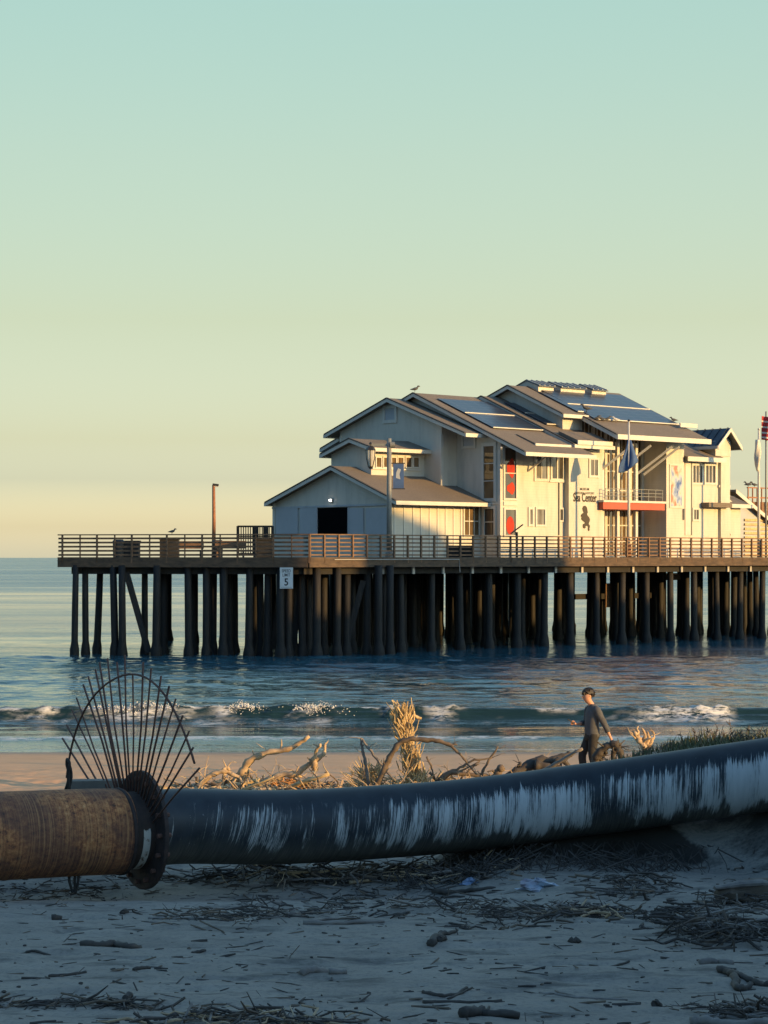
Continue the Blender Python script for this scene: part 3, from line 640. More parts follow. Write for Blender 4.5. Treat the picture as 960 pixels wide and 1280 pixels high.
# ================================================================== the white building on the pier
v4 = 4.5; u4 = on_v(626, 600, v4)[0]; vs = on_u(600, 640, u4)[0]; us = on_v(490, 640, vs)[0]
v3 = on_u(571, 600, u4)[0]; u3 = on_v(552, 600, v3)[0]; u5 = on_v(705, 600, v4)[0]; v5 = on_u(711, 600, u5)[0]
u6 = u5+1.2; u7 = on_v(753, 600, v5)[0]; ur = on_v(833, 600, v5)[0]; ue = on_v(855, 600, v5)[0]; vg = on_u(803, 600, ur)[0]
OH = .45; GB = DZ+.01
bld = thing('wharf_building', L2W(20, 10, DZ), 'large pale two storey wooden building with stepped gable roofs and solar panels', 'building')
P = lambda u, v, z: L2W(u, v, z)
def gable(u0, u1, vR, vL, apex, tipR, tipL, wall='siding', roof='shingle', t=.16, boards=True, oh=OH, gm='siding_grey', back=True):
    """apex, tipR, tipL are (v, z) of the roof's upper surface on the plane u0-oh"""
    (va, za), (vr, zr), (vl, zl) = apex, tipR, tipL
    def top(v):
        return za+(zr-za)*(va-v)/(va-vr) if v < va else za+(zl-za)*(v-va)/(vl-va)
    prof = [(vR, GB), (vL, GB), (vL, top(vL)-t*1.1), (va, za-t*1.1), (vR, top(vR)-t*1.1)]
    MB().prism([P(u0, v, z) for v, z in prof], B*(u1-u0)).build('wall', M[wall], bld)
    ua = u0-oh
    r = MB(); r.prism([P(ua, vr, zr), P(ua, va, za), P(ua, va, za-t), P(ua, vr, zr-t)], B*(u1-ua)); ro = r.build('roof', M[roof], bld)
    r = MB(); r.prism([P(ua, vl, zl), P(ua, va, za), P(ua, va, za-t), P(ua, vl, zl-t)], B*(u1-ua)); rl_ = r.build('roof', M[roof], bld)
    e = MB(); w_ = .21
    for (v, z) in ((vr, zr), (vl, zl)):
        s = (za-z)/(va-v); q = .02 if v < va else -.02
        e.prism([P(ua-.06, v-q, z-.03), P(ua-.06, va, za-.03), P(ua-.06, va, za-.03-w_), P(ua-.06, v-q, z-.03-w_)], B*.055)
    e.build('barge_board', M['trim'], ro)
    e = MB()
    for (v, z) in ((vr, zr), (vl, zl)): e.prism([P(ua-.10, v, z+.035), P(ua-.10, va, za+.035), P(ua-.10, va, za-.025), P(ua-.10, v, z-.025)], B*.14)
    e.build('roof_edge', M['edge'], ro)
    e = MB(); e.box(P((ua+u1)/2, vr-.05, zr-.13), B, N, Z, u1-ua+.12, .09, .22); e.build('eave_board', M['trim'], ro)
    e = MB(); e.box(P((ua+u1)/2, vl+.05, zl-.13), B, N, Z, u1-ua+.12, .09, .22); e.build('eave_board', M['trim'], rl_)
    return top, ro
uo = lambda x, y, u: on_u(x, y, u-OH)
# shed at the near end
topS, roofS = gable(us, u4, vs, on_u(341, 640, us)[0], uo(414, 582.5, us), uo(495, 625.5, us), uo(332, 628, us))
# the clerestory gable above it
v2 = on_v(525, 590, 0)[0]; u2e = u3-.35; v2 = on_u(525, 590, u2e)[0]; u2 = on_v(464, 590, v2)[0]
ap2, tr2, tl2 = uo(437, 548, u2), on_v(466, 566, v2-.6), uo(401, 567.5, u2)
gable(u2, u3-.003, v2, on_u(414, 580, u2)[0], ap2, (v2-.6, ap2[1]+(tl2[1]-ap2[1])/(tl2[0]-ap2[0])*(ap2[0]-v2+.6)), tl2)
# the tall gable behind
top3, roof3 = gable(u3, u4-.003, v3, on_u(425, 540, u3)[0], uo(484, 497.5, u3), uo(582, 541, u3), uo(406, 543, u3))
# the two stepped gables of the long side and the highest one behind
ap4 = uo(517, 491, u4); tp4 = uo(657, 564.5, u4)
top4, roof4 = gable(u4, u5, v4, 19.5, ap4, tp4, (21, ap4[1]-(21-ap4[0])*.33))
ap5 = uo(602, 495, u5); tp5 = uo(718, 555, u5)
top5, roof5 = gable(u5+.002, u7, v5, 19.0, ap5, tp5, (20.5, ap5[1]-(20.5-ap5[0])*.33))
ap6 = uo(635, 481.5, u6); tp6 = uo(704, 517, u6)
top6, roof6 = gable(u6, u7-.004, tp6[0]+.5, 18.5, ap6, tp6, (20, ap6[1]-(20-ap6[0])*.33))
tp7 = uo(772, 543, u7); sl = (ap6[1]-tp7[1])/(ap6[0]-tp7[0]); 
# the right block: roof over a recessed glass front
va, za = ap6[0], ap6[1]+.02
r7 = MB(); ua = u7-OH; t = .16; u7e = ue+.5
r7.prism([P(ua, tp7[0], tp7[1]), P(ua, va, za), P(ua, va, za-t), P(ua, tp7[0], tp7[1]-t)], B*(u7e-ua)); roof7 = r7.build('roof', M['shingle'], bld)
r7 = MB(); r7.prism([P(ua, 20, za-(20-va)*.33), P(ua, va, za), P(ua, va, za-t), P(ua, 20, za-(20-va)*.33-t)], B*(u7e-ua)); r7.build('roof', M['shingle'], bld)
top7 = lambda v: za+(tp7[1]-za)*(va-v)/(va-tp7[0])
e = MB(); e.prism([P(ua-.06, tp7[0], tp7[1]-.03), P(ua-.06, va, za-.03), P(ua-.06, va, za-.29), P(ua-.06, tp7[0], tp7[1]-.29)], B*.055); e.build('barge_board', M['trim'], roof7)
e = MB(); e.prism([P(ua-.10, tp7[0], tp7[1]+.035), P(ua-.10, va, za+.035), P(ua-.10, va, za-.025), P(ua-.10, tp7[0], tp7[1]-.025)], B*.14); e.build('roof_edge', M['edge'], roof7)
e = MB(); e.box(P((ua+u7e)/2, tp7[0]-.05, tp7[1]-.14), B, N, Z, u7e-ua+.12, .09, .30); e.build('eave_board', M['trim'], roof7)
MB().prism([P(u7, v, z) for v, z in ((vg+.02, GB), (18.5, GB), (18.5, top7(va)-3), (va, za-.2), (vg+.02, top7(vg)-.2))], B*(ur-u7)).build('wall', M['siding'], bld)
MB().prism([P(ur, v, z) for v, z in ((v5, GB), (18.5, GB), (18.5, top7(va)-3), (va, za-.2), (v5, top7(v5)-.2))], B*(ue-ur)).build('wall', M['siding'], bld)
# soffit return at the right end of the roof
e = MB(); q = on_v(850, 539, 3.0); e.bar(P(ue-.6, 3.9, top7(3.9)+.30), P(ue+1.0, 3.9, top7(3.9)+.30), .10, .26); e.build('eave_board', M['trim'], roof7)

# ---- windows, doors: rectangles measured on the wall planes
def plane(kind, c, x, y):
    if kind == 'v': u, z = on_v(x, y, c); return P(u, c, z)
    v, z = on_u(x, y, c); return P(c, v, z)
def rect(kind, c, x0, y0, x1, y1):
    a = plane(kind, c, (x0+x1)/2, (y0+y1)/2); l = plane(kind, c, x0, (y0+y1)/2); r = plane(kind, c, x1, (y0+y1)/2)
    d = (B if kind == 'v' else -N); o_ = (-N if kind == 'v' else -B); w_ = abs((r-l).dot(d))
    h = plane(kind, c, (x0+x1)/2, y0).z-plane(kind, c, (x0+x1)/2, y1).z
    return (l+r)/2*1.0-Z*((l+r).z/2-a.z), d, o_, w_, h
def window(kind, c, x0, y0, x1, y1, nx=1, ny=1, glass='glass', fw=.14, mw=.05, name='window', frame='trim'):
    m, d, o_, w_, h = rect(kind, c, x0, y0, x1, y1)
    f = MB()
    for s in (-1, 1):
        f.box(m+d*(s*(w_/2+fw/2-.01))+o_*.035, d, o_, Z, fw, .07, h+2*fw)
        f.box(m+Z*(s*(h/2+fw/2-.01))+o_*.033, d, o_, Z, w_-.02, .064, fw)
    for i in range(1, nx): f.box(m+d*(w_*(i/nx-.5))+o_*.028, d, o_, Z, mw, .045, h)
    for i in range(1, ny): f.box(m+Z*(h*(i/ny-.5))+o_*.027, d, o_, Z, w_, .04, mw)
    fo = f.build(name, M[frame], bld)
    MB().box(m+o_*.004, d, o_, Z, w_, .02, h).build('pane', M[glass], fo)
    return m, d, o_, w_, h, fo
def panel(kind, c, x0, y0, x1, y1, mat, name, th=.05, parent=None):
    m, d, o_, w_, h = rect(kind, c, x0, y0, x1, y1)
    return MB().box(m+o_*(th/2+.002), d, o_, Z, w_, th, h).build(name, M[mat], parent or bld)
# shed gable: frieze board, sliding doors, dark opening, corner boards
panel('u', us, 341, 631.5, 490, 633.8, 'siding_grey', 'frieze_board', .08)
door = panel('u', us, 397.5, 634.5, 435.5, 669, 'void', 'doorway', .012)
for x0, x1 in ((346, 373), (376, 395)): panel('u', us, x0, 635, x1, 669, 'panel', 'sliding_door', .07)
for x0, x1 in ((437.5, 455), (458.5, 486)): panel('u', us, x0, 635, x1, 669, 'panel', 'sliding_door', .07)
for x0, x1 in ((341.2, 344), (487, 490)): panel('u', us, x0, 628, x1, 669, 'trim', 'corner_board', .04)
panel('u', us, 395.3, 634.4, 397.3, 669, 'siding_grey', 'door_jamb', .08); panel('u', us, 435.7, 634.4, 437.3, 669, 'siding_grey', 'door_jamb', .08)
m_ = plane('u', us, 415, 625.5)
lm, lnt, lbs = newmat('lit_lamp_glass'); lbs.inputs['Emission Color'].default_value = (1, .95, .85, 1); lbs.inputs['Emission Strength'].default_value = 6; M['lit'] = lm
wl = MB(); wl.box(m_-B*.05, N, B, Z, .22, .08, .22); wl = wl.build('wall_lamp', M['lampgrey'], bld)
MB().tube([m_-B*.10, m_-B*.2], [.07, .05], 8).build('lamp_glass', M['lit'], wl)
# shed long wall: board and batten
f = MB(); z1 = topS(vs)-.3
for x in (493, 505, 516.5, 526, 537, 547, 557, 567, 576): 
    u = on_v(x, 650, vs)[0]; f.box(P(u, vs-.022, (GB+z1)/2), B, N, Z, .10, .04, z1-GB)
f.box(P((us+u4-1.0)/2, vs-.03, z1-.12), B, N, Z, u4-us-1.2, .05, .22)
f.build('batten', M['trim'], bld)
window('v', vs, 580, 634, 598, 669, 3, 2, 'glass_brown', .10)
# clerestory window row
for x0, x1 in ((470, 476), (479, 485.5), (489, 494.5), (497, 503.5), (507, 514), (516.5, 523)): window('v', v2, x0, 572, x1, 584, 1, 1, 'glass_brown', .07)
panel('v', v2, 465, 585.6, 525, 587.5, 'trim', 'sill', .09)
window('u', u3, 481.5, 510.5, 494, 525, 1, 1, 'panel', .20)
panel('u', u3, 425.2, 545, 427, 585, 'trim', 'corner_board', .04); panel('u', u3, 550, 543, 552, 612, 'trim', 'corner_board', .04)
panel('v', v3, 552.2, 543, 554, 612, 'trim', 'corner_board', .04)
# gable wall of the long block: little square window, tall windows
window('u', u4, 579.5, 543, 593, 557.5, 1, 1, 'panel', .16)
window('u', u4, 605, 557.5, 618, 623, 1, 3, 'glass_brown', .20)
window('u', u4, 606, 636, 618, 669, 1, 2, 'glass', .16)
panel('u', u4, 600.5, 628.5, 626, 630.5, 'trim', 'belt_board', .05)
panel('u', u4, 623.5, 562, 626, 669, 'trim', 'corner_board', .04)
# long wall windows
m, d, o_, w_, h, fo = window('v', v4, 630.5, 560, 644.5, 623, 1, 2, 'glass', .12)
for sy, hh in ((.10, .36), (-.30, .22)):                                                  # red shapes hanging behind the glass
    j = MB(); n = 18
    j.prism([m+d*(.36*w_*math.sin(2*math.pi*i/n)+.05)+Z*(h*(sy+hh*.5*math.cos(2*math.pi*i/n)*(1+.25*math.sin(6*math.pi*i/n))))+o_*.016 for i in range(n)], o_*.008)
    j.build('red_cutout', M['redjelly'], fo)
m, d, o_, w_, h, fo = window('v', v4, 631, 637, 644, 669, 1, 1, 'glass', .12)
j = MB(); j.prism([m+d*(.38*w_*math.sin(a))+Z*(h*(-.12+.36*math.cos(a)))+o_*.016 for a in [2*math.pi*i/16 for i in range(16)]], o_*.008); j.build('red_cutout', M['redjelly'], fo)
panel('v', v4, 629, 627, 646, 632, 'trim', 'belt_board', .06)
window('v', v4, 669.5, 569, 683.5, 598.5, 2, 1, 'blind', .16)
window('v', v4, 689.5, 563, 703, 598.5, 2, 1, 'glass', .14, .09)
panel('v', v4, 686, 600, 705, 603, 'trim', 'sill', .10)
window('v', v4, 661.5, 636.5, 665, 655.5, 1, 1, 'blind', .12); window('v', v4, 670.5, 636.5, 680.5, 656, 1, 1, 'blind', .12)
window('v', v4, 699.3, 636.5, 703, 650.5, 1, 1, 'glass', .10)
panel('v', v4, 697.8, 600, 698.6, 669, 'lampgrey', 'downpipe', .08)
window('v', v5, 737.5, 574.5, 746.5, 594.5, 2, 1, 'blind', .14)
# eave returns over the long wall
for (x0, x1, y, vv) in ((669, 712, 558, v4-1.3), (722, 764, 554, v5-1.0)):
    ua_, z_ = on_v(x0, y, vv); ub_, zb_ = on_v(x1, y, vv)
    zt = (z_+zb_)/2
    e = MB(); e.prism([P(ua_, vv, zt+.14), P(ua_, vv+1.6, zt+.14+.62), P(ua_, vv+1.6, zt+.30), P(ua_, vv, zt-.02)], B*(ub_-ua_)); ro = e.build('roof', M['shingle'], bld)
    e = MB(); e.box(P((ua_+ub_)/2, vv-.05, zt), B, N, Z, ub_-ua_+.1, .09, .26); e.build('eave_board', M['trim'], ro)
# corner brackets under the eaves
def strut(p, q, w_=.10, mat='trim', name='strut'): return MB().bar(p, q, w_, w_).build(name, M[mat], bld)
zc = top4(v4)-.4
strut(P(u4+.1, v4-.05, zc-1.5), P(u4-.9, v4-1.0, zc-.35)); strut(P(u4+2.2, v4-.05, zc-1.6), P(u4+2.9, v4-1.6, zc-.35), .10)
# recessed glass front
gw = MB(); gp = MB(); zt = top7(vg)-.3; zb = GB
nu = 5
for i in range(nu+1):
    u = u7+.1+(ur-u7-.2)*i/nu; gw.box(P(u, vg-.06, (zb+zt)/2), B, N, Z, .20 if i not in (1, 3) else .26, .14, zt-zb)
    if i < nu:
        for k in (1, 2): uu = u+(ur-u7-.2)/nu*k/3; gw.box(P(uu, vg-.04, (zb+zt)/2), B, N, Z, .06, .07, zt-zb)
for z in (zb+.15, zb+1.1, zb+2.1, zb+3.1, zb+4.3, zb+5.5, zb+6.6): gw.box(P((u7+ur)/2, vg-.035, z), B, N, Z, ur-u7, .06, .08)
g_ = gw.build('window', M['trim'], bld); MB().box(P((u7+ur)/2, vg-.006, (zb+zt)/2), B, N, Z, ur-u7, .02, zt-zb).build('pane', M['glass_brown'], g_)
for x, nm in ((757, 1), (776, 1), (799, 1)):
    u = on_v(x, 600, v5+.05)[0]; MB().box(P(u, v5+.35, (GB+tp7[1]-.3)/2), B, N, Z, .20, .20, tp7[1]-.3-GB).build('post', M['trim'], bld)
for x in (754, 776, 803, 812):
    u = on_v(x, 575, v5)[0]; strut(P(u, v5+.5, 10.3), P(u+1.2, tp7[0]+.3, 12.0), .13)
q0 = on_v(754, 632, v5-.4); q1 = on_v(831, 632, v5-.4)
aw = MB().box(P((q0[0]+q1[0])/2, (v5-.4+vg)/2, q0[1]), B, N, Z, q1[0]-q0[0], vg-v5+.4, .42).build('balcony', M['red'], bld)
MB().box(P((q0[0]+q1[0])/2, (v5-.4+vg)/2-.04, q0[1]+.28), B, N, Z, q1[0]-q0[0]+.1, vg-v5+.5, .13).build('balcony_floor', M['trim'], aw)
br = MB()
for i in range(9): br.box(P(q0[0]+.2+(q1[0]-q0[0]-.4)*i/8, v5-.38, q0[1]+.70), B, N, Z, .04, .04, .75)
for zz in (.62, .82, 1.05): br.box(P((q0[0]+q1[0])/2, v5-.38, q0[1]+zz), B, N, Z, q1[0]-q0[0]-.3, .025, .03)
br.build('balcony_rail', M['lampgrey'], aw)
# sea creature mural banner on the right block
def mural():
    m, nt, bs = newmat('printed_mural'); v = coords(nt, 'Object', (1, 1, .6)); f = noise_(nt, v, 1.5, 3, .6)
    lk(nt, ramp(nt, f, [(.30, (.06, .12, .32)), (.43, (.35, .42, .55)), (.50, (.60, .50, .44)), (.58, (.50, .20, .14)), (.72, (.16, .2, .36))]), bs.inputs['Base Color']); bs.inputs['Roughness'].default_value = .95; bs.inputs['Specular IOR Level'].default_value = .1
    return m
M['mural'] = mural()
mf = panel('v', v5, 836.5, 580.5, 852.5, 635, 'trim', 'mural_banner', .05)
m, d, o_, w_, h = rect('v', v5, 838, 582, 851.3, 632.5); MB().box(m+o_*.06, d, o_, Z, w_, .01, h).build('mural_print', M['mural'], mf)
panel('v', v5, 853.3, 636, 854.3, 650, 'lampgrey', 'wall_light', .10)
# lettering and the emblem on the long wall
t = MB(); q = plane('v', v5, 731, 627)-N*.03
text_mesh(t, 'Sea Center', q, B, Z, .74, .60, .018); t.build('wall_lettering', M['brown'], bld, fix=False)
t = MB(); text_mesh(t, 'MUSEUM', plane('v', v5, 730.5, 612.8)-N*.03, B, Z, .20, 1.0, .01); t.build('wall_lettering', M['brown'], bld, fix=False)
t = MB(); text_mesh(t, 'NATURAL HISTORY', plane('v', v5, 730.5, 617.8)-N*.03, B, Z, .20, .95, .01)
t.build('wall_lettering', M['brown'], bld, fix=False)
sh = [(276,494),(268,498),(262,512),(258,522),(264,530),(262,540),(270,548),(268,556),(258,562),(248,572),(246,586),(254,590),(250,600),(252,612),(262,624),(272,630),(282,640),(276,648),(264,652),(262,666),(266,684),(276,690),(286,684),(284,672),(294,666),(304,668),(308,680),(306,694),(312,712),(320,704),(318,690),(322,676),(320,660),(312,652),(314,640),(320,628),(322,610),(314,592),(302,578),(298,566),(304,552),(302,540),(300,524),(294,506),(286,496)]
j = MB(); pts = [plane('v', v5, 690+x*140/960, 560+y*130/891)-N*.004 for x, y in sh]; j.prism(pts, -N*.03); j.build('seahorse_emblem', M['brown'], bld)
# solar panels on the two long roofs
def slope_quad(ro, top, ua_, ub_, va_, vb_, rows, nm='solar_panel'):
    k = (top(va_)-top(vb_))/(va_-vb_)
    for i in range(rows):
        a0 = va_+(vb_-va_)*(i/rows)+.03; a1 = va_+(vb_-va_)*((i+1)/rows)-.03
        MB().prism([P(ua_, a0, top(a0)+.10), P(ua_, a1, top(a1)+.10), P(ua_, a1, top(a1)+.05), P(ua_, a0, top(a0)+.05)], B*(ub_-ua_)).build(nm, M['solar'], ro)
        MB().bar(P(ua_, a0-.04, top(a0)+.09), P(ub_, a0-.04, top(a0)+.09), .06, .06).build('panel_rail', M['trim'], ro)
slope_quad(roof4, top4, u4+.5, u5-.3, v4+1.2, v4+6.2, 2)
slope_quad(roof5, top5, u5+.3, u6+1.2, v5+2.2, v5+6, 2)
slope_quad(roof6, top6, u6+1.6, u7-.6, tp6[0]+.3, ap6[0]-1.2, 1)
slope_quad(roof7, top7, u7+.0, ue+.1, 4.6, 9.6, 2)
# three roof monitors on the highest ridge
for x0, x1, y in ((673, 692, 489), (701, 731, 490), (740, 757.5, 492)):
    vv = va-.8; ua_, z_ = on_v(x0, y, vv); ub_, _ = on_v(x1, y+1, vv); zr = top7(vv); hh = .40
    mo = MB(); mo.prism([P(ua_, vv, zr-.1), P(ua_, vv, zr+hh), P(ua_, vv+1.1, zr+hh+.34), P(ua_, vv+2.2, zr+hh), P(ua_, vv+2.2, zr-.1)], B*(ub_-ua_)); mo = mo.build('roof_monitor', M['siding'], roof7)
    k = MB(); k.prism([P(ua_-.06, vv-.15, zr+hh-.03), P(ua_-.06, vv+1.1, zr+hh+.40), P(ua_-.06, vv+1.1, zr+hh+.34), P(ua_-.06, vv-.15, zr+hh-.1)], B*(ub_-ua_+.12))
    k.prism([P(ua_-.06, vv+2.35, zr+hh-.03), P(ua_-.06, vv+1.1, zr+hh+.40), P(ua_-.06, vv+1.1, zr+hh+.34), P(ua_-.06, vv+2.35, zr+hh-.1)], B*(ub_-ua_+.12)); k.build('monitor_roof', M['metal_roof'], mo)
    k = MB()
    n = max(3, int((ub_-ua_)/.45))
    for i in range(n+1): u = ua_+(ub_-ua_)*i/n; k.bar(P(u, vv-.14, zr+hh-.0), P(u, vv+1.1, zr+hh+.42), .05, .05)
    k.build('roof_seam', M['pole'], mo)

# ---- the smaller building to the right
rb = thing('gatehouse_building', L2W(36, 6, DZ), 'small cream building with a dark metal gabled tower right of the large one', 'building')
bld_keep, bld = bld, rb
vr_ = v5+.35; ua_ = ue+.004; ub_ = on_v(912, 600, vr_)[0]
zt = on_v(880, 572, vr_)[1]; 
MB().prism([P(ua_, vr_, GB), P(ua_, 14, GB), P(ua_, 14, zt+1.4), P(ua_, vr_, zt)], B*(ub_-ua_)).build('wall', M['siding'], rb)
ev = vr_-.6; e0 = on_v(857, 573.5, ev); e1 = on_v(907, 575.5, ev); ez = (e0[1]+e1[1])/2
r = MB(); r.prism([P(ua_+.02, ev, ez+.12), P(ua_+.02, 8, ez+1.75), P(ua_+.02, 8, ez+1.6), P(ua_+.02, ev, ez-.03)], B*(e1[0]-ua_)); ro = r.build('roof', M['shingle'], rb)
MB().box(P((ua_+e1[0])/2, ev-.05, ez), B, N, Z, e1[0]-ua_, .09, .30).build('eave_board', M['trim'], ro)
# tower with cross gable
tv = vr_-.25; tl = on_v(900, 560, tv)[0]; tr = on_v(913.5, 560, tv)[0]+.9; tu = (tl+tr)/2
az = on_v(913, 535, tv-.5)[1]; au = on_v(913, 535, tv-.5)[0]; wl_ = au-on_v(897.5, 557.5, tv-.5)[0]; wr_ = on_v(927, 559, tv-.5)[0]-au; bz = on_v(898, 557.5, tv-.5)[1]
tl, tr = au-wl_*.72, au+wr_*.55
MB().prism([P(tl, tv, ez+.3), P(tr, tv, ez+.3), P(tr, tv, bz+.35), P(au, tv, az-.35), P(tl, tv, bz+.35)], N*8).build('wall', M['siding'], rb)
MB().prism([P(tl+.6, tv+.05, GB), P(tr, tv+.05, GB), P(tr, tv+.05, ez+.3), P(tl+.6, tv+.05, ez+.3)], N*8).build('wall', M['siding'], rb)
for s, w_ in ((-1, wl_), (1, wr_)):
    r = MB(); r.prism([P(au, tv-.5, az), P(au+s*w_, tv-.5, bz), P(au+s*w_, tv-.5, bz-.14), P(au, tv-.5, az-.14)], N*9); ro = r.build('roof', M['metal_roof'], rb)
    e = MB(); e.prism([P(au, tv-.56, az+.02), P(au+s*(w_+.03), tv-.56, bz+.02), P(au+s*(w_+.03), tv-.56, bz-.24), P(au, tv-.56, az-.24)], N*.055); e.build('barge_board', M['trim'], ro)
    k = MB()
    for i in range(14): v = tv-.3+9*i/14; k.bar(P(au+s*.02, v, az+.03), P(au+s*w_, v, bz+.03), .05, .05)
    k.build('roof_seam', M['metal_roof'], ro)
    e = MB(); e.box(P(au+s*(w_+.04), tv+4, bz-.08), N, B, Z, 9, .07, .2); e.build('eave_board', M['trim'], ro)
window('v', vr_, 865.5, 582, 877, 603.5, 3, 1, 'glass', .14, .07); window('v', vr_, 881.5, 582, 893.5, 603.5, 3, 1, 'glass', .14, .07)
window('v', vr_, 866.5, 637, 872.5, 649.5, 2, 1, 'glass', .12)
panel('v', vr_, 856, 572, 863, 669, 'trim', 'corner_board', .05); panel('v', vr_, 863.2, 577, 864, 669, 'lampgrey', 'downpipe', .09)
panel('v', vr_, 897, 606.5, 911, 609.5, 'trim', 'sill', .14); panel('v', vr_, 899, 634, 912, 669, 'trim', 'door', .07)
m, d, o_, w_, h = rect('v', vr_, 900.5, 636, 911, 669)
k = MB(); k.bar(m-d*w_/2-Z*h/2+o_*.10, m+d*w_/2+Z*h/2+o_*.10, .03, .10, o_); k.bar(m+d*w_/2-Z*h/2+o_*.13, m-d*w_/2+Z*h/2+o_*.13, .03, .10, o_)
k.build('door_brace', M['siding'], rb)
e = MB(); p = on_v(884, 631, vr_-.5); q = on_v(913, 631, vr_-.5); e.box(P((p[0]+q[0])/2, vr_-.3, p[1]), B, N, Z, q[0]-p[0], .7, .30); e.build('door_canopy', M['shingle'], rb)
# lean-to at its right end
xl = ub_+.004; p = on_v(938, 633, vr_-.2)
MB().prism([P(xl, vr_+.3, GB), P(p[0]-.4, vr_+.3, GB), P(p[0]-.4, vr_+.3, p[1]-.1), P(xl, vr_+.3, p[1]+.6)], N*6).build('wall', M['siding'], rb)
r = MB(); r.prism([P(xl-.1, vr_-.2, p[1]+.10), P(xl-.1, vr_+4, p[1]+1.7), P(xl-.1, vr_+4, p[1]+1.55), P(xl-.1, vr_-.2, p[1]-.05)], B*(p[0]-xl+.2)); ro = r.build('roof', M['shingle'], rb)
MB().box(P((p[0]+xl)/2, vr_-.25, p[1]), B, N, Z, p[0]-xl+.3, .09, .25).build('eave_board', M['trim'], ro)
e0 = on_v(929, 576, vr_+2); 
bld = bld_keep
# ---- deck house with a slatted wall at the right edge
fb = thing('deck_shack', L2W(42, 8, DZ), 'low slatted shack with a steep white edged roof at the right edge of the pier', 'shack')
vv = vr_+3.2; a0 = on_v(918, 612, vv); a1 = on_v(958, 642, vv); uL = a0[0]; uR = a1[0]+4
MB().prism([P(uL+.4, vv+.3, GB), P(uR, vv+.3, GB), P(uR, vv+.3, a1[1]-.8), P(a1[0], vv+.3, a1[1]-.3), P(uL+.4, vv+.3, a0[1]-.4)], N*6).build('wall', M['panel'], fb)
k = MB()
for i in range(9): k.box(P((uL+uR)/2+.6, vv+.22, GB+.25+.30*i), B, N, Z, uR-uL-1.5, .05, .16)
k.build('wall_slats', M['reed'], fb)
r = MB(); r.prism([P(uL, vv-.1, a0[1]), P(a1[0]+1, vv-.1, a1[1]-.75), P(a1[0]+1, vv-.1, a1[1]-.9), P(uL, vv-.1, a0[1]-.15)], N*6.5); ro = r.build('roof', M['shingle'], fb)
e = MB(); e.prism([P(uL, vv-.16, a0[1]+.03), P(a1[0]+1, vv-.16, a1[1]-.72), P(a1[0]+1, vv-.16, a1[1]-1.0), P(uL, vv-.16, a0[1]-.25)], N*.055); e.build('barge_board', M['trim'], ro)
ur0 = on_v(934, 610, vv+4)[0]; zr0 = on_v(950, 610, vv+4)[1]
k = MB(); k.bar(P(ur0, vv+4, zr0), P(ur0+8, vv+4, zr0), .1, .08)
for i in range(10): k.box(P(ur0+.1+.5*i, vv+4, zr0-.8), B, N, Z, .07, .07, 1.7)
k.bar(P(ur0, vv+4, zr0-.7), P(ur0+8, vv+4, zr0-.7), .06, .10)
k.build('roof_deck_rail', M['orangewood'], fb)
MB().prism([P(ur0, vv+4.1, GB), P(ur0+8, vv+4.1, GB), P(ur0+8, vv+4.1, zr0-1.0), P(ur0, vv+4.1, zr0-1.0)], N*4).build('wall', M['railwood'], fb)
# ================================================================== things on the pier
def post(name, u, v, z0, z1, r0, r1, mat, root): return MB().tube([L2W(u, v, z0), L2W(u, v, (z0+z1)/2), L2W(u, v, z1)], [r0, (r0+r1)/2, r1], 10).build(name, M[mat], root, True)
# lamp post with a hanging lantern
v = 1.0; u, zt = on_v(486.5, 548, v); lp = thing('street_lamp', L2W(u, v, DZ), 'grey lamp post with one hanging glass lantern on the pier', 'street lamp')
post('pole', u, v, DZ, zt, .15, .12, 'lampgrey', lp)
MB().tube([L2W(u, v, DZ), L2W(u, v, DZ+.35), L2W(u, v, DZ+.4)], [.24, .22, .15], 10).build('pole_base', M['lampgrey'], lp)
R1 = Vector((1, 0, 0)); c = L2W(u, v, zt-.35)
MB().bar(c, c-R1*1.05, .10, .13).build('arm', M['lampgrey'], lp)
MB().tube([c+Vector((.04, -.06, .0)), c+Vector((.30, -.06, .0))], [.16, .16], 16).build('end_scroll', M['lampgrey'], lp)
q = c-R1*1.0
MB().tube([q+Z*.16, q+Z*.05, q-Z*.02], [.03, .09, .04], 8).build('finial', M['lampdark'], lp)
ln = MB().tube([q-Z*.02, q-Z*.16, q-Z*.30], [.06, .22, .30], 6).build('lantern_cap', M['lampdark'], lp)
g_ = MB().tube([q-Z*.301, q-Z*.75, q-Z*1.16], [.27, .24, .13], 6).build('lantern_glass', M['lantern'], lp)
k = MB()
for i in range(6):
    a = math.pi/3*i; k.tube([q+Vector((.28*math.sin(a), .28*math.cos(a), -.3)), q+Vector((.25*math.sin(a), .25*math.cos(a), -.75)), q+Vector((.14*math.sin(a), .14*math.cos(a), -1.17))], .02, 4)
k.tube([q-Z*1.16, q-Z*1.3], [.15, .05], 6); k.build('lantern_cage', M['lampdark'], lp)
c = L2W(u, v, on_v(486, 579, v)[1]); c2 = L2W(u, v, on_v(486, 611, v)[1])
for cc in (c, c2): MB().bar(cc, cc+R1*.85, .04, .05).build('banner_bracket', M['lampdark'], lp)
bw = MB(); bw.box((c+c2)/2+R1*.5, R1, Vector((0, 1, 0)), Z, .58, .012, (c-c2).z-.06)
bw = bw.build('pole_banner', M['blueflag'], origin=(c2+R1*.5)); tag(bw, 'small dark blue banner hanging between two brackets on the lamp post', 'banner')
k = MB(); mm = (c+c2)/2+R1*.5-Vector((0, .009, 0)); k.prism([mm+R1*x+Z*z for x, z in ((-.14, -.1), (.10, -.18), (.05, .1), (.13, .35), (-.02, .42), (-.12, .2))], Vector((0, -.004, 0))); k.build('banner_print', M['panel'], bw)
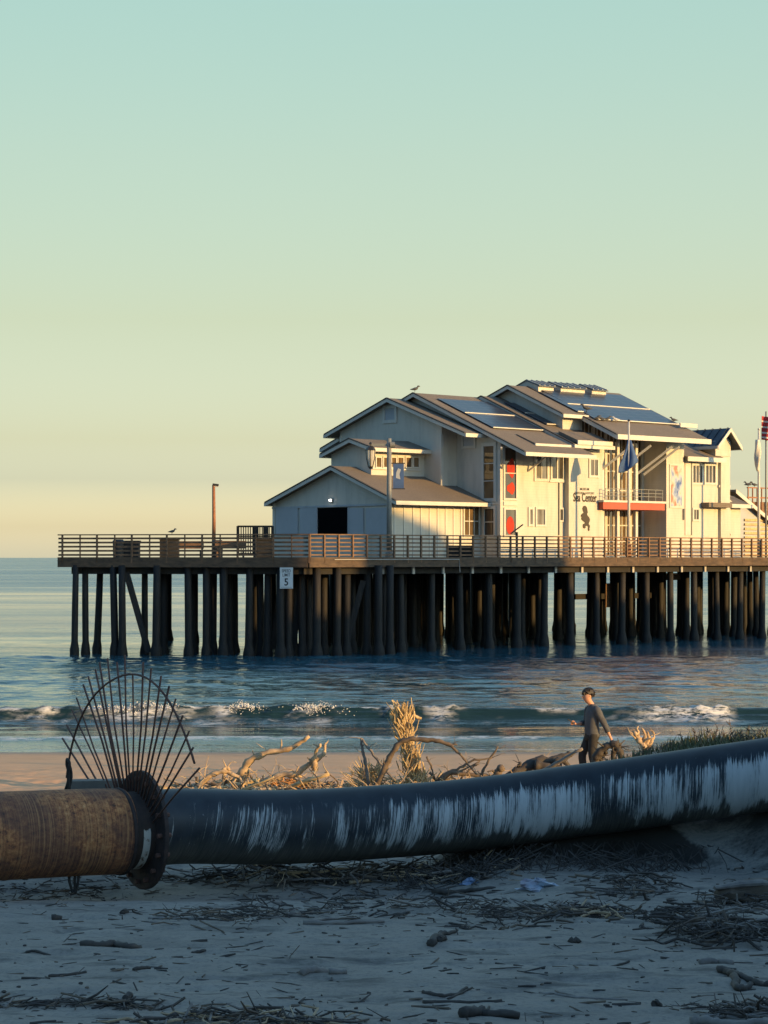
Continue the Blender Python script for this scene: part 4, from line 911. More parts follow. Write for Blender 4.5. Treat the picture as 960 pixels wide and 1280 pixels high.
# slim lamp at the far end
p0 = at(267, 668, 112); p0.z = DZ; zt = at(267, 606, 112).z
el = thing('deck_lamp', p0, 'slim reddish lamp post with a small bent head at the seaward end', 'lamp post')
MB().tube([p0, p0+Z*(zt-DZ)*.5+R1*.02, Vector((p0.x, p0.y, zt))], [.12, .10, .085], 8).build('pole', M['orangewood'], el, True)
hd = MB().bar(Vector((p0.x-.05, p0.y, zt+.02)), Vector((p0.x+.28, p0.y, zt-.02)), .18, .12).build('lamp_head', M['lampdark'], el)
MB().bar(Vector((p0.x+.05, p0.y, zt-.09)), Vector((p0.x+.27, p0.y, zt-.1)), .14, .05).build('lamp_lens', M['lantern'], el)
# flagpoles
def cloth(name, fn, nu, nv, mat, label, origin):
    b = MB(); G = [[fn(i/nu, j/nv) for j in range(nv+1)] for i in range(nu+1)]
    for i in range(nu):
        for j in range(nv): b.face([G[i][j], G[i+1][j], G[i+1][j+1], G[i][j+1]])
    me = b.build(name, mat, origin=origin)
    bm = bmesh.new(); bm.from_mesh(me.data); bmesh.ops.remove_doubles(bm, verts=bm.verts, dist=1e-4); bmesh.ops.recalc_face_normals(bm, faces=bm.faces)
    bm.to_mesh(me.data); bm.free()
    me.data.polygons.foreach_set('use_smooth', [True]*len(me.data.polygons))
    sm = me.modifiers.new('thickness', 'SOLIDIFY'); sm.thickness = .012
    return tag(me, label, 'flag')
v = .75; u, zt = on_v(786, 527, v); fp = thing('flagpole', L2W(u, v, DZ), 'pale flagpole in front of the red balcony, flying a blue flag', 'flagpole')
post('pole', u, v, DZ, zt, .10, .055, 'pole', fp); MB().tube([L2W(u, v, zt), L2W(u, v, zt+.06), L2W(u, v, zt+.14)], [.03, .09, .03], 8).build('pole_cap', M['lampdark'], fp)
post('pole_shoe', u, v, DZ, DZ+.9, .17, .15, 'orangewood', fp)
ft = on_v(786, 548, v)[1]; pc = L2W(u, v, 0)
def blue(s, t):                                                                           # limp flag hanging in folds from the pole
    x = (s-.56)*1.35*(.16+.84*min(1, t*1.25)**1.2)+.05*math.sin(7*s+3*t); z = ft-.1-1.95*t*(1-.25*s*t)-.12*math.sin(5*s)*t
    return Vector((pc.x+x*.9+.03, pc.y-.05-.12*math.sin(9*s+2*t)*min(1, 2*t), z))
cloth('blue_flag', blue, 16, 12, M['blueflag'], 'dark blue flag hanging limp in folds from the flagpole', (pc.x, pc.y, ft-2))
u, zt = on_v(948.5, 538, v); fp2 = thing('flagpole', L2W(u, v, DZ), 'white flagpole near the right edge with its flag furled', 'flagpole')
post('pole', u, v, DZ, zt, .11, .06, 'trim', fp2); MB().tube([L2W(u, v, zt), L2W(u, v, zt+.08), L2W(u, v, zt+.16)], [.03, .09, .03], 8).build('pole_cap', M['pole'], fp2)
pc2 = L2W(u, v, 0); ft2 = zt-.6
def furl(s, t):
    a = 2*math.pi*s; r = (.08+.16*math.sin(math.pi*min(1, t*.9+.1))**.8)*(1+.25*math.sin(3*a+8*t)); return Vector((pc2.x-.10+r*math.cos(a)*.8, pc2.y-.12+r*math.sin(a), ft2-2.0*t))
cloth('furled_flag', furl, 14, 12, M['whiteflag'], 'off white flag furled tight against the white flagpole', (pc2.x, pc2.y, ft2-2))
v = 3.2; u, zt = on_v(957.5, 520, v); fp3 = thing('flagpole', L2W(u, v, DZ), 'thin dark flagpole at the extreme right edge with a red flag', 'flagpole')
post('pole', u, v, DZ, zt+.3, .07, .05, 'lampgrey', fp3); pc3 = L2W(u, v, 0)
def redf(s, t): return Vector((pc3.x-.30+.9*s+.0*t, pc3.y-.1+.12*math.sin(8*s+2*t), zt-1.55*t-.15*s))
rf = cloth('red_flag', redf, 14, 10, M['redflag'], 'red flag with white stripes cut off by the right edge', (pc3.x, pc3.y, zt-1.6))
for t0 in (.18, .42, .66, .86):
    k = MB()
    for i in range(12): k.face([redf(i/14, t0)-Vector((0, .02, 0)), redf((i+1)/14, t0)-Vector((0, .02, 0)), redf((i+1)/14, t0+.07)-Vector((0, .02, 0)), redf(i/14, t0+.07)-Vector((0, .02, 0))])
    k.build('white_stripe', M['whiteflag'], rf, fix=False)
# benches, bins and boxes on the seaward deck
def ondeck(px, Y): return Vector(((px-480)/F*Y, Y, DZ))
def bench(px, Y, label):
    p = ondeck(px, Y); t = thing('deck_bench', p, label, 'bench', 'benches on the seaward deck'); X = Vector((1, 0, 0)); Yv = Vector((0, 1, 0))
    MB().box(p+Z*.45, X, Yv, Z, 1.7, .45, .06).build('seat', M['railwood'], t); MB().box(p+Z*.78+Yv*.22, X, Yv, Z, 1.7, .05, .42).build('backrest', M['railwood'], t)
    for s in (-.7, .7): MB().box(p+X*s+Z*.21, X, Yv, Z, .08, .42, .42).build('leg', M['railwood'], t)
bench(235, 110, 'dark wooden bench behind the end railing, seaward of the slim lamp'); bench(288, 108, 'dark wooden bench behind the end railing, landward of the slim lamp')
def bin_(px, Y, label, w=.62, h=1.05):
    p = ondeck(px, Y); t = thing('trash_bin', p, label, 'bin', 'bins on the seaward deck')
    MB().tube([p, p+Z*h*.9], [w*.46, w*.5], 12).build('bin_body', M['lampdark'], t, False); MB().tube([p+Z*h*.9, p+Z*h], [w*.54, w*.40], 12).build('bin_lid', M['black'], t)
bin_(148, 107, 'leftmost dark round bin behind the end railing'); bin_(272, 110, 'dark round bin standing at the foot of the slim lamp', .6)
def crate(px, Y, w_, h, d, label, mat='darkwood'):
    p = ondeck(px, Y); t = thing('deck_box', p, label, 'box'); X = Vector((1, 0, 0)); Yv = Vector((0, 1, 0))
    MB().box(p+Z*h*.46, X, Yv, Z, w_, d, h*.92).build('box_body', M[mat], t); MB().box(p+Z*h*.96, X, Yv, Z, w_+.08, d+.08, h*.08).build('box_lid', M[mat], t)
crate(165, 107.5, .8, 1.0, .8, 'dark timber storage box beside the leftmost bin'); crate(212, 109, 1.0, 1.15, .8, 'tall dark storage box near the middle of the end railing'); crate(330, 107, .9, 1.1, .8, 'dark storage box behind the railing beside the shed')
crate(575, 110.5, 1.3, .75, 1.0, 'low dark storage box in front of the shed windows')
# slatted gate railing next to the shed
Y = 112; a = at(297, 660, Y); b_ = at(341, 660, Y); zt = at(300, 658, Y).z
gt = thing('slatted_gate', Vector(((a.x+b_.x)/2, Y, DZ)), 'tall dark slatted gate beside the left corner of the shed', 'gate')
k = MB(); k.bar(Vector((a.x, Y, zt)), Vector((b_.x, Y, zt)), .10, .10); k.bar(Vector((a.x, Y, zt-.55)), Vector((b_.x, Y, zt-.55)), .06, .08); k.bar(Vector((a.x, Y, DZ+.3)), Vector((b_.x, Y, DZ+.3)), .06, .08); k.build('gate_frame', M['darkwood'], gt)
k = MB()
for i in range(15): k.bar(Vector((a.x+(b_.x-a.x)*(i+.5)/15, Y, DZ+.2)), Vector((a.x+(b_.x-a.x)*(i+.5)/15, Y, zt)), .055, .04, Vector((0, 1, 0)))
k.build('gate_slats', M['darkwood'], gt)
for f_ in (0, .52, .80, 1): MB().bar(Vector((a.x+(b_.x-a.x)*f_, Y, DZ)), Vector((a.x+(b_.x-a.x)*f_, Y, zt+.02)), .12 if f_ in (0, 1) else .3, .12, Vector((0, 1, 0))).build('gate_post', M['darkwood'], gt)
# tilted board on a post in front of the long wall
v = 1.0; u, z_ = on_v(646, 664, v)
tb = thing('viewing_board', L2W(u, v, DZ), 'dark tilted reading board standing at the rail by the red windows', 'board')
MB().box(L2W(u, v, (DZ+z_)/2-.05), B, N, Z, .10, .10, z_-DZ).build('board_post', M['lampdark'], tb)
k = MB(); d_ = (R1*.80+Z*.60); k.box(L2W(u, v, z_+.12), d_, d_.cross(Vector((0, 1, 0))), Vector((0, 1, 0)), .85, .06, .7); k.build('board_panel', M['lampdark'], tb)
# birds
def bird(p, label, mat='bird', s=1.0, flip=1):
    b = MB(); X = Vector((flip, 0, 0))
    b.tube([p-X*.30*s+Z*.16*s, p-X*.16*s+Z*.17*s, p+Z*.19*s, p+X*.12*s+Z*.23*s, p+X*.17*s+Z*.30*s, p+X*.20*s+Z*.36*s, p+X*.25*s+Z*.36*s, p+X*.34*s+Z*.345*s], [.01*s, .05*s, .095*s, .08*s, .05*s, .055*s, .045*s, .008*s], 8)
    b.tube([p+Z*.12*s+Vector((0, -.03, 0)), p+Vector((0, -.03, 0))], .012*s, 4); b.tube([p+Z*.12*s+Vector((0, .03, 0)), p+Vector((0, .03, 0))], .012*s, 4)
    return tag(b.build('seagull', M[mat], smooth=True, origin=p), label, 'bird', 'birds on the roofs and rails')
def on_roof7(px, vv): u_, _ = on_v(px, 520, vv); return P(u_, vv, top7(vv)+.10)
for px, lb, mt, fl in ((746, 'leftmost of four birds perched below the solar panels on the roof', 'bird', 1), (752, 'second of four birds from the left below the solar panels', 'bird', -1), (759, 'third of four birds from the left below the solar panels', 'bird', 1), (770, 'rightmost of four birds below the solar panels, with pale breast', 'birdw', -1)): bird(on_roof7(px, 4.3), lb, mt, .85, fl)
bird(P(ue+.3, 5.2, top7(5.2)), 'lone bird perched on the right verge of the highest roof', 'bird', .9, -1)
pw = P(u4-OH+.1, ap4[0], ap4[1]+.05)
bird(pw, 'bird standing on the ridge tip above the middle gable', 'bird', 1.0, 1)
bird(Vector(((215-480)/F*103.7, 103.7, DZ+1.3)), 'bird sitting on the end railing left of the slim lamp', 'bird', .75, 1)
for i, (px, lb) in enumerate(((927, 'left bird of a close pair on the shack roof rail'), (932, 'right bird of a close pair on the shack roof rail'), (943, 'single bird on the shack roof rail beside the white flagpole'))):
    uu, _ = on_v(px, 608, vr_+3.2+4); bird(P(max(uu, ur0+.1), vr_+7.2, zr0+.04), lb, 'bird', 1.0, 1 if i % 2 else -1)
uq, zq = on_v(707, 505, 6.0); u_q = u6+2.2; bird(P(u_q, 5.9, top6(5.9)+.02 if 5.9 > tp6[0] else tp6[1]), 'dark bird standing on the small raised eave of the roof', 'bird', 1.25, -1)
# ================================================================== driftwood on the lit beach
def wob(path, amp, n=4):
    c = catmull(path, n); return [p+Vector((random.uniform(-amp, amp), random.uniform(-amp, amp), random.uniform(-amp, amp))) for p in c]
def limb(b, pix, Y, r0, r1, amp=.012, n=8, dy=0):
    pts = [at(x, y, Y+(dy*i/(len(pix)-1))) for i, (x, y) in enumerate(pix)]; c = wob(pts, amp); k = len(c)
    b.tube(c, [(r0+(r1-r0)*i/(k-1))*(1+.14*math.sin(i*1.9+r0*90)) for i in range(k)], n, jit=.15)
    for _ in range(random.choice((1, 2, 3))):                                              # broken side twigs
        q = c[random.randrange(1, k)]; d = Vector((random.gauss(0, 1), random.gauss(0, .6), random.gauss(.5, .6))).normalized(); L = random.uniform(.08, .26)
        b.tube(wob([q, q+d*L*.5+Vector((random.gauss(0, .02), 0, random.gauss(0, .02))), q+d*L], .004, 2), [r0*.28, r0*.24, r0*.2, r0*.16, r0*.10], 5)
def drift(name, limbs, Y, mat, label, cat='driftwood', group=None, amp=.012):
    b = MB()
    for (pix, r0, r1, *dy) in limbs: limb(b, pix, Y+(dy[1] if len(dy) > 1 else 0), r0, r1, amp, 8, dy[0] if dy else 0)
    lo = min(b.V, key=lambda p: p.z)
    return tag(b.build(name, M[mat], smooth=True, origin=(lo.x, lo.y, gz(lo.x, lo.y))), label, cat, group)
drift('driftwood_branch', [([(296, 994), (301, 974), (306, 960), (318, 947), (338, 940), (360, 937), (374, 929), (386, 921)], .085, .03, -.3), ([(304, 976), (311, 970), (309, 960)], .04, .02), ([(330, 943), (336, 937)], .03, .015)], 34, 'drift', 'long bleached branch curving up to the right from the lit beach')
drift('driftwood_root', [([(318, 992), (334, 976), (352, 969), (370, 967), (384, 957), (391, 949), (396, 938), (401, 930)], .07, .02, -.4), ([(389, 952), (398, 948), (405, 942), (407, 930)], .055, .02), ([(393, 950), (394, 964)], .05, .06), ([(366, 968), (378, 971)], .04, .02)], 33.5, 'drift', 'forked bleached root with two prongs pointing up beside the orange reed mat')
drift('driftwood_branch', [([(240, 992), (256, 974), (268, 968), (281, 964), (290, 968), (300, 974), (306, 990)], .05, .03), ([(277, 965), (284, 960), (287, 964)], .045, .02), ([(281, 966), (276, 985)], .03, .02)], 33, 'drift', 'low bent bleached branch nearest the rod fan')
drift('driftwood_pole', [([(352, 992), (372, 980), (411, 967)], .045, .03, -.5)], 32.5, 'reed', 'pale straight pole lying aslant across the orange reed mat')
drift('driftwood_pole', [([(312, 976), (324, 974)], .03, .025), ([(318, 974), (330, 988)], .03, .03)], 32.6, 'reed', 'short pale crossed sticks at the foot of the curved branch')
# orange matted reeds
mt = MB(); pc = at(362, 979, 33.2)
for i in range(700):
    a = random.uniform(0, 6.28); r = random.random()**.5; p = pc+Vector((r*.52*math.cos(a), r*.4*math.sin(a), -.18+.26*(1-r*r)*random.random())); d = Vector((random.gauss(0, 1), random.gauss(0, .7), random.gauss(0, .3))).normalized()*random.uniform(.03, .09)
    mt.tube([p-d, p+d], .012, 4, False)
tag(mt.build('reed_mat', M['reedmat'], origin=(pc.x, pc.y, gz(pc.x, pc.y)), fix=False), 'rounded clump of matted orange reeds lying under the forked root', 'reeds')
# upright bundle of reeds
def straw(b, p, d, L, r=.012, bend=.1):
    q = p+d*L*.5+Vector((random.uniform(-bend, bend), random.uniform(-bend, bend), random.uniform(-bend, bend)*.4))*L; b.tube([p, q, p+d*L], [r, r*.9, r*.5], 4, False)
def uprt(pix, Y):
    return [at(x, y, Y) for x, y in pix]
b = MB(); Yb = 33
spine = catmull(uprt([(524, 990), (517, 968), (512, 950), (509, 930), (506, 912), (502, 900)], Yb), 6); ns = len(spine)
for i in range(330):
    t = random.random(); k = int(t*(ns-1)); p = spine[k]; wdt = .10*(1-t)**2+.075
    p = p+Vector((random.gauss(0, wdt*.55), random.gauss(0, wdt*.5), 0))
    d = Vector((random.gauss(-.12, .34), random.gauss(0, .3), 1)).normalized()
    straw(b, p, d, random.uniform(.15, .42), random.uniform(.007, .018), .2)
for i in range(70):                                                                       # splayed top
    p = spine[-3]+Vector((random.gauss(0, .05), random.gauss(0, .05), random.uniform(-.1, .05))); s = random.choice((-1, -1, -.6, .7, .3)); straw(b, p, Vector((s*random.uniform(.3, .75), random.gauss(0, .2), 1)).normalized(), random.uniform(.14, .30), .014)
limb(b, [(508, 898), (517, 895), (527, 898)], Yb, .03, .022); limb(b, [(500, 912), (492, 900), (489, 890)], Yb, .03, .035)
for i in range(260):                                                                      # heap at the foot
    p = at(random.gauss(524, 13), 985, Yb+random.gauss(0, .2)); p.z = gz(p.x, p.y)+random.uniform(0, .22); straw(b, p, Vector((random.gauss(.5, .7), random.gauss(0, .4), random.gauss(.2, .35))).normalized(), random.uniform(.15, .42), .014)
tag(b.build('reed_bundle', M['reed'], origin=(.55, Yb, gz(.55, Yb)), fix=False), 'tall upright bundle of dry straw coloured reeds in the middle of the beach', 'reeds')
b = MB(); p0 = at(463, 985, 33.4)
for i in range(130):
    p = p0+Vector((random.gauss(0, .10), random.gauss(0, .1), random.uniform(-.1, .3))); straw(b, p, Vector((random.gauss(0, .6), random.gauss(0, .4), random.gauss(.7, .4))).normalized(), random.uniform(.12, .34), .013)
tag(b.build('reed_tuft', M['reed'], origin=(p0.x, p0.y, gz(p0.x, p0.y)), fix=False), 'small tuft of dry reeds at the foot of the leaning stick pair', 'reeds')
drift('stick_frame', [([(463, 992), (458, 958), (455, 945), (451, 923)], .035, .022), ([(452, 924), (464, 940), (478, 958), (494, 976)], .022, .02, -.3), ([(453, 990), (455, 970), (452, 950)], .015, .01)], 33, 'driftgrey', 'two thin grey sticks leaning together like a narrow tent', 'sticks')
drift('driftwood_branch', [([(466, 994), (478, 966), (487, 947), (497, 932), (508, 925), (525, 924), (545, 926), (560, 931), (566, 933)], .055, .028, -.2), ([(564, 932), (574, 942), (585, 955), (596, 968)], .024, .012), ([(562, 931), (572, 930)], .018, .01)], 32.4, 'driftdark', 'dark thin branch arching over in front of the reed bundle')
drift('driftwood_tangle', [([(540, 985), (556, 968), (575, 960), (592, 950), (614, 948)], .03, .014), ([(552, 972), (580, 962), (600, 952)], .02, .01), ([(537, 966), (548, 978)], .02, .012), ([(548, 976), (565, 966), (598, 969), (628, 972)], .05, .03), ([(575, 975), (590, 960), (600, 955)], .018, .01), ([(533, 946), (540, 960), (544, 975)], .018, .012)], 32.8, 'driftdark', 'tangle of thin dark branches right of the reed bundle')
drift('driftwood_stick', [([(600, 976), (606, 960), (614, 946), (623, 934)], .022, .014), ([(605, 962), (601, 970)], .015, .01)], 32, 'driftdark', 'single thin stick slanting up to the right on the beach', 'stick')
drift('driftwood_stump', [([(617, 974), (622, 966), (627, 959)], .07, .06)], 31.5, 'driftdark', 'short dark stump tilted beside the thin slanting stick')
drift('driftwood_log', [([(630, 978), (652, 962), (672, 952), (690, 951), (706, 946), (713, 941)], .10, .05, .3), ([(668, 956), (690, 960), (702, 962)], .09, .05), ([(640, 968), (646, 962)], .04, .03), ([(648, 958), (651, 953)], .03, .02), ([(692, 952), (705, 952), (712, 960), (716, 972)], .05, .03)], 31.5, 'driftwet', 'heavy dark driftwood log with broken limbs left of the man', 'log')
drift('driftwood_pole', [([(676, 966), (700, 952), (727, 936)], .04, .025, -.4)], 30.8, 'driftgrey', 'pale grey pole leaning across the dark log left of the man')
drift('driftwood_root', [([(742, 985), (744, 955), (745, 945), (752, 937), (762, 931), (772, 930)], .07, .06, -.2), ([(766, 931), (773, 938), (778, 948), (781, 965)], .08, .04), ([(752, 938), (750, 948), (756, 956)], .045, .02), ([(771, 931), (777, 935)], .05, .02), ([(770, 934), (766, 945), (769, 955)], .05, .03), ([(768, 932), (776, 929)], .04, .015), ([(758, 940), (754, 946), (748, 951)], .03, .02)], 32.0, 'driftwet', 'gnarled dark driftwood root standing up at the man\'s hand')
drift('driftwood_root', [([(824, 960), (812, 945), (803, 932), (797, 922), (792, 914)], .07, .03), ([(802, 930), (795, 924), (786, 914)], .03, .01), ([(803, 930), (806, 918), (802, 910)], .035, .012), ([(806, 934), (811, 924), (809, 914)], .04, .015), ([(808, 936), (815, 926), (817, 918)], .035, .012), ([(798, 925), (797, 915), (797, 908)], .025, .01)], 28.5, 'drift', 'upturned splayed root standing at the tip of the grassy bank')
# litter at the foot of the driftwood and stems in the grass
b = MB(); LX = np.concatenate([rng.uniform(215, 620, 900), rng.normal(300, 45, 500), rng.normal(560, 60, 300)]); LY = rng.uniform(30.5, 34.6, len(LX))
LZ = ground_h((LX-480)/F*LY, LY); li = 0
for x, y in zip(LX, LY):
    p = at(x, 980, y); p.z = float(LZ[li])+random.uniform(0, .10 if random.random() < .7 else .22); li += 1; d = Vector((random.gauss(0, 1), random.gauss(0, .8), random.gauss(0, .35))).normalized(); L = random.uniform(.05, .22); r = random.uniform(.010, .030)
    b.tube([p-d*L, p+Vector((0, 0, random.uniform(-.01, .02))), p+d*L], [r, r*1.1, r*.8], 5, True, m=random.choice((0, 0, 1, 2)))
for i in range(150):                                                                       # longer sticks in the litter
    x = random.choice((random.gauss(300, 50), random.gauss(450, 40), random.gauss(560, 40))); p = at(x, 980, random.uniform(30.5, 34.5)); p.z = gz(p.x, p.y)+random.uniform(.02, .16); d = Vector((random.gauss(0, 1), random.gauss(0, .6), random.gauss(.05, .3))).normalized(); L = random.uniform(.2, .6); r = random.uniform(.008, .022)
    c = wob([p-d*L, p+Vector((random.gauss(0, .06), 0, random.gauss(0, .06))), p+d*L], .01, 3); b.tube(c, [r*(1-.5*i_/(len(c)-1)) for i_ in range(len(c))], 6, True, m=random.choice((0, 0, 1, 2)), jit=.12)
for i in range(240):                                                                       # thin springy branches forming a low continuous tangle
    x = random.choice((random.uniform(235, 330), random.uniform(330, 420), random.uniform(430, 500), random.uniform(530, 640), random.uniform(620, 700))); p = at(x, 980, random.uniform(31, 34.5)); p.z = gz(p.x, p.y)+random.uniform(0, .12)
    d = Vector((random.gauss(0, 1), random.gauss(0, .5), abs(random.gauss(.15, .35)))).normalized(); L = random.uniform(.25, .75); r = random.uniform(.006, .015); sag = random.uniform(-.12, .18)*L
    c = wob([p, p+d*L*.35+Z*sag*.8+Vector((random.gauss(0, .05), 0, 0)), p+d*L*.7+Z*sag, p+d*L], .012, 3); k = len(c)
    b.tube(c, [r*(1-.65*i_/(k-1)) for i_ in range(k)], 5, True, m=random.choice((0, 0, 0, 1, 2)), jit=.12)
    for _ in range(2):
        q = c[random.randrange(2, k)]; d2 = (d+Vector((random.gauss(0, .8), random.gauss(0, .5), random.gauss(.3, .5)))).normalized(); b.tube([q, q+d2*L*.14+Vector((random.gauss(0, .02), 0, .01)), q+d2*L*.28], [r*.6, r*.45, r*.25], 4, True, m=0)
tag(b.build('driftwood_litter', [M['drift'], M['driftdark'], M['reed']], fix=False), 'broken chips and short sticks strewn along the lit beach behind the pipe', 'driftwood litter', kind='stuff')
b = MB()
for i in range(80):
    x = random.choice((random.uniform(2.9, 5.2), random.gauss(4.35, .12), random.gauss(3.4, .3))); y = random.uniform(23, 27); p = Vector((x, y, gz(x, y))); L = random.uniform(.10, .30); d = Vector((random.gauss(0, .25), random.gauss(0, .2), 1)).normalized(); straw(b, p, d, L, .006, .12)
    if random.random() < .6:
        for j in range(4): straw(b, p+d*L*random.uniform(.5, .95), Vector((random.gauss(0, .8), random.gauss(0, .6), .6)).normalized(), random.uniform(.03, .09), .006)
tag(b.build('dry_stems', M['driftdark'], fix=False), 'thin dry weed stems standing among the grass on the bank', 'weeds', kind='stuff')

# ------------------------------------------------------------------ shaded sand in front of the pipe
def ground_many(x, y):
    x = np.asarray(x, float); y = np.asarray(y, float); lo = np.full(x.shape, 8.0); hi = np.full(x.shape, 45.0); a = (x-480)/F
    for _ in range(26):
        m = (lo+hi)/2; z = ground_h(a*m, m, False); below = H+(697-y)/F*m < z
        hi = np.where(below, m, hi); lo = np.where(below, lo, m)
    return np.stack([a*lo, lo, ground_h(a*lo, lo)], -1)
def ground_at(x, y): return Vector(ground_many([x], [y])[0])
def gstick(name, pix, r0, r1, mat, label, cat='stick', group=None, lift=.5, extra=()):
    b = MB()
    for (pp, a0, a1) in [(pix, r0, r1)]+list(extra):
        pts = [ground_at(x, y) for x, y in pp]; pts = [p+Z*(a0*lift) for p in pts]; c = wob(pts, a0*.35, 5); k = len(c)
        c = [Vector((p.x, p.y, max(p.z, gz(p.x, p.y)+a0*.2))) for p in c]
        b.tube(c, [(a0+(a1-a0)*i/(k-1)) for i in range(k)], 8, jit=.16)
    p = ground_at(*pix[0])
    return tag(b.build(name, M[mat], smooth=True, origin=p), label, cat, group)
gstick('driftwood_log', [(103, 1180), (125, 1181), (145, 1180), (160, 1183), (177, 1181)], .032, .026, 'driftwet', 'dark knobbly log lying alone on the shaded sand at lower left', 'log')
gstick('driftwood_stick', [(186, 1148), (215, 1149), (254, 1152)], .018, .014, 'driftgrey', 'straight grey stick lying below the pipe flange')
gstick('driftwood_stick', [(378, 1157), (420, 1157), (480, 1155)], .02, .014, 'driftgrey', 'long pale stick lying flat in the middle of the shaded sand', extra=[([(385, 1156), (410, 1151), (450, 1150)], .012, .008)])
gstick('driftwood_log', [(378, 1219), (398, 1216), (414, 1212), (417, 1216)], .03, .02, 'driftgrey', 'short cracked log at the lower centre of the sand', 'log', extra=[([(412, 1219), (433, 1218)], .022, .02)])
gstick('driftwood_stick', [(25, 1189), (40, 1188), (63, 1189)], .01, .01, 'driftwet', 'small thin stick near the left edge of the shaded sand')
gstick('driftwood_stick', [(62, 1219), (80, 1217), (108, 1214)], .012, .01, 'driftwet', 'thin dark stick below the knobbly log')
gstick('driftwood_stick', [(168, 1212), (178, 1210), (188, 1208)], .016, .012, 'driftwet', 'stubby dark stick left of the lower centre')
gstick('driftwood_stick', [(240, 1189), (256, 1187)], .014, .012, 'driftwet', 'tiny dark stick in the middle left of the shaded sand')
gstick('driftwood_stick', [(528, 1244), (552, 1246), (570, 1244), (584, 1239)], .014, .01, 'driftwet', 'upper of two dark crossed twigs at bottom centre', extra=[([(530, 1255), (575, 1252), (628, 1253)], .014, .009), ([(560, 1248), (590, 1240)], .009, .006)])
gstick('driftwood_log', [(580, 1274), (600, 1268), (612, 1270), (646, 1270)], .035, .022, 'driftwet', 'dark broken log at the bottom edge of the photo', 'log', extra=[([(608, 1268), (611, 1261)], .016, .008)])
gstick('driftwood_stick', [(876, 1205), (895, 1204), (914, 1206)], .026, .022, 'driftgrey', 'reddish brown short stick below the right debris heap')
gstick('driftwood_branch', [(898, 1214), (912, 1216), (925, 1222), (945, 1227), (962, 1230)], .03, .02, 'driftwet', 'dark twisted branch poking in from the right edge', 'driftwood', extra=[([(918, 1220), (922, 1232), (940, 1230)], .03, .02)])
gstick('driftwood_log', [(866, 1274), (890, 1276), (925, 1279), (965, 1276)], .03, .025, 'driftgrey', 'pale log in the bottom right corner', 'log', extra=[([(875, 1268), (920, 1270), (960, 1267)], .012, .01)])
gstick('driftwood_stick', [(735, 1205), (760, 1206), (786, 1202)], .010, .008, 'driftwet', 'thin forked twig right of centre on the sand', extra=[([(752, 1207), (737, 1210)], .008, .006)])
gstick('driftwood_stick', [(674, 1240), (712, 1244), (740, 1245), (784, 1246)], .011, .008, 'driftgrey', 'long thin pale twig right of bottom centre', extra=[([(694, 1234), (725, 1243)], .008, .006)])
gstick('driftwood_stick', [(438, 1108), (470, 1101), (505, 1094), (531, 1084)], .02, .014, 'drift', 'long pale cane propped under the blue pipe', lift=1.2, extra=[([(531, 1084), (548, 1094), (567, 1104)], .016, .012)])
gstick('driftwood_log', [(543, 1118), (570, 1118), (600, 1114), (620, 1110)], .03, .02, 'driftwet', 'curved dark log just below the long pale cane', 'log')
gstick('driftwood_stump', [(540, 1182), (548, 1176), (556, 1172), (572, 1168)], .035, .012, 'driftwet', 'small dark stump with a side twig in the sand', 'stump', extra=[([(548, 1180), (556, 1178)], .03, .02)])
gstick('driftwood_stick', [(66, 1150), (75, 1149)], .03, .026, 'driftwet', 'dark lump of wood near the left edge under the rusty pipe', 'wood')
gstick('driftwood_stick', [(152, 1140), (160, 1139)], .028, .02, 'driftwet', 'dark lump of wood below the pipe flange', 'wood')
gstick('driftwood_stick', [(156, 1249), (164, 1247)], .024, .02, 'driftwet', 'dark lump of wood at the bottom left of the sand', 'wood')
gstick('driftwood_stick', [(213, 1278), (224, 1276)], .036, .03, 'driftwet', 'dark lump of wood cut by the bottom edge', 'wood')
gstick('driftwood_stick', [(714, 1178), (724, 1178)], .026, .02, 'driftwet', 'dark lump of wood in the middle of the right hand sand', 'wood')
gstick('driftwood_stick', [(818, 1257), (824, 1255)], .026, .02, 'driftwet', 'dark lump of wood at the lower right of the sand', 'wood')
# log section with pale split face at the right
p = ground_at(935, 1128); d = Vector((1, .25, .02)).normalized()
lg = thing('cut_log', p, 'thick pale log with a split face half sunk at the right', 'log')
b = MB(); b.tube([p-d*.30+Z*.07, p-d*.2+Z*.08, p+Z*.09, p+d*.35+Z*.09, p+d*.8+Z*.08], [.06, .09, .105, .105, .09], 14, jit=.16); b.build('log_trunk', M['driftdark'], lg)
b = MB(); b.tube([p-d*.33+Z*.15-Vector((0, .05, 0)), p-d*.1+Z*.17-Vector((0, .05, 0)), p+d*.12+Z*.17-Vector((0, .05, 0)), p+d*.2+Z*.155-Vector((0, .05, 0))], [.03, .06, .06, .04], 10, jit=.05, squash=.6); b.build('split_face', M['driftgrey'], lg)
# crumpled plastic
def crumple(px, py, sx, sy, sz, mats, label, name):
    c = ground_at(px, py); b = MB(); n, k = 16, 9; G = []
    for i in range(k):
        t = i/(k-1)*math.pi*.5; row = []
        for j in range(n):
            a = 2*math.pi*j/n; q = 1+.35*math.sin(3*a+i)+random.uniform(-.22, .22); row.append(c+Vector((sx*math.cos(a)*math.cos(t)*q, sy*math.sin(a)*math.cos(t)*q, sz*math.sin(t)*(1+random.uniform(-.25, .25))-.01)))
        G.append(row)
    for i in range(k-1):
        for j in range(n): b.face([G[i][j], G[i][(j+1) % n], G[i+1][(j+1) % n], G[i+1][j]])
    return tag(b.build(name, mats, origin=c, fix=False), label, 'litter')
crumple(672, 1111, .17, .12, .10, M['bag'], 'crumpled pale blue plastic bag on the sand under the blue pipe', 'plastic_bag')
crumple(588, 1106, .085, .07, .07, M['bagblue'], 'scrap of dark blue plastic left of the crumpled bag', 'plastic_scrap')
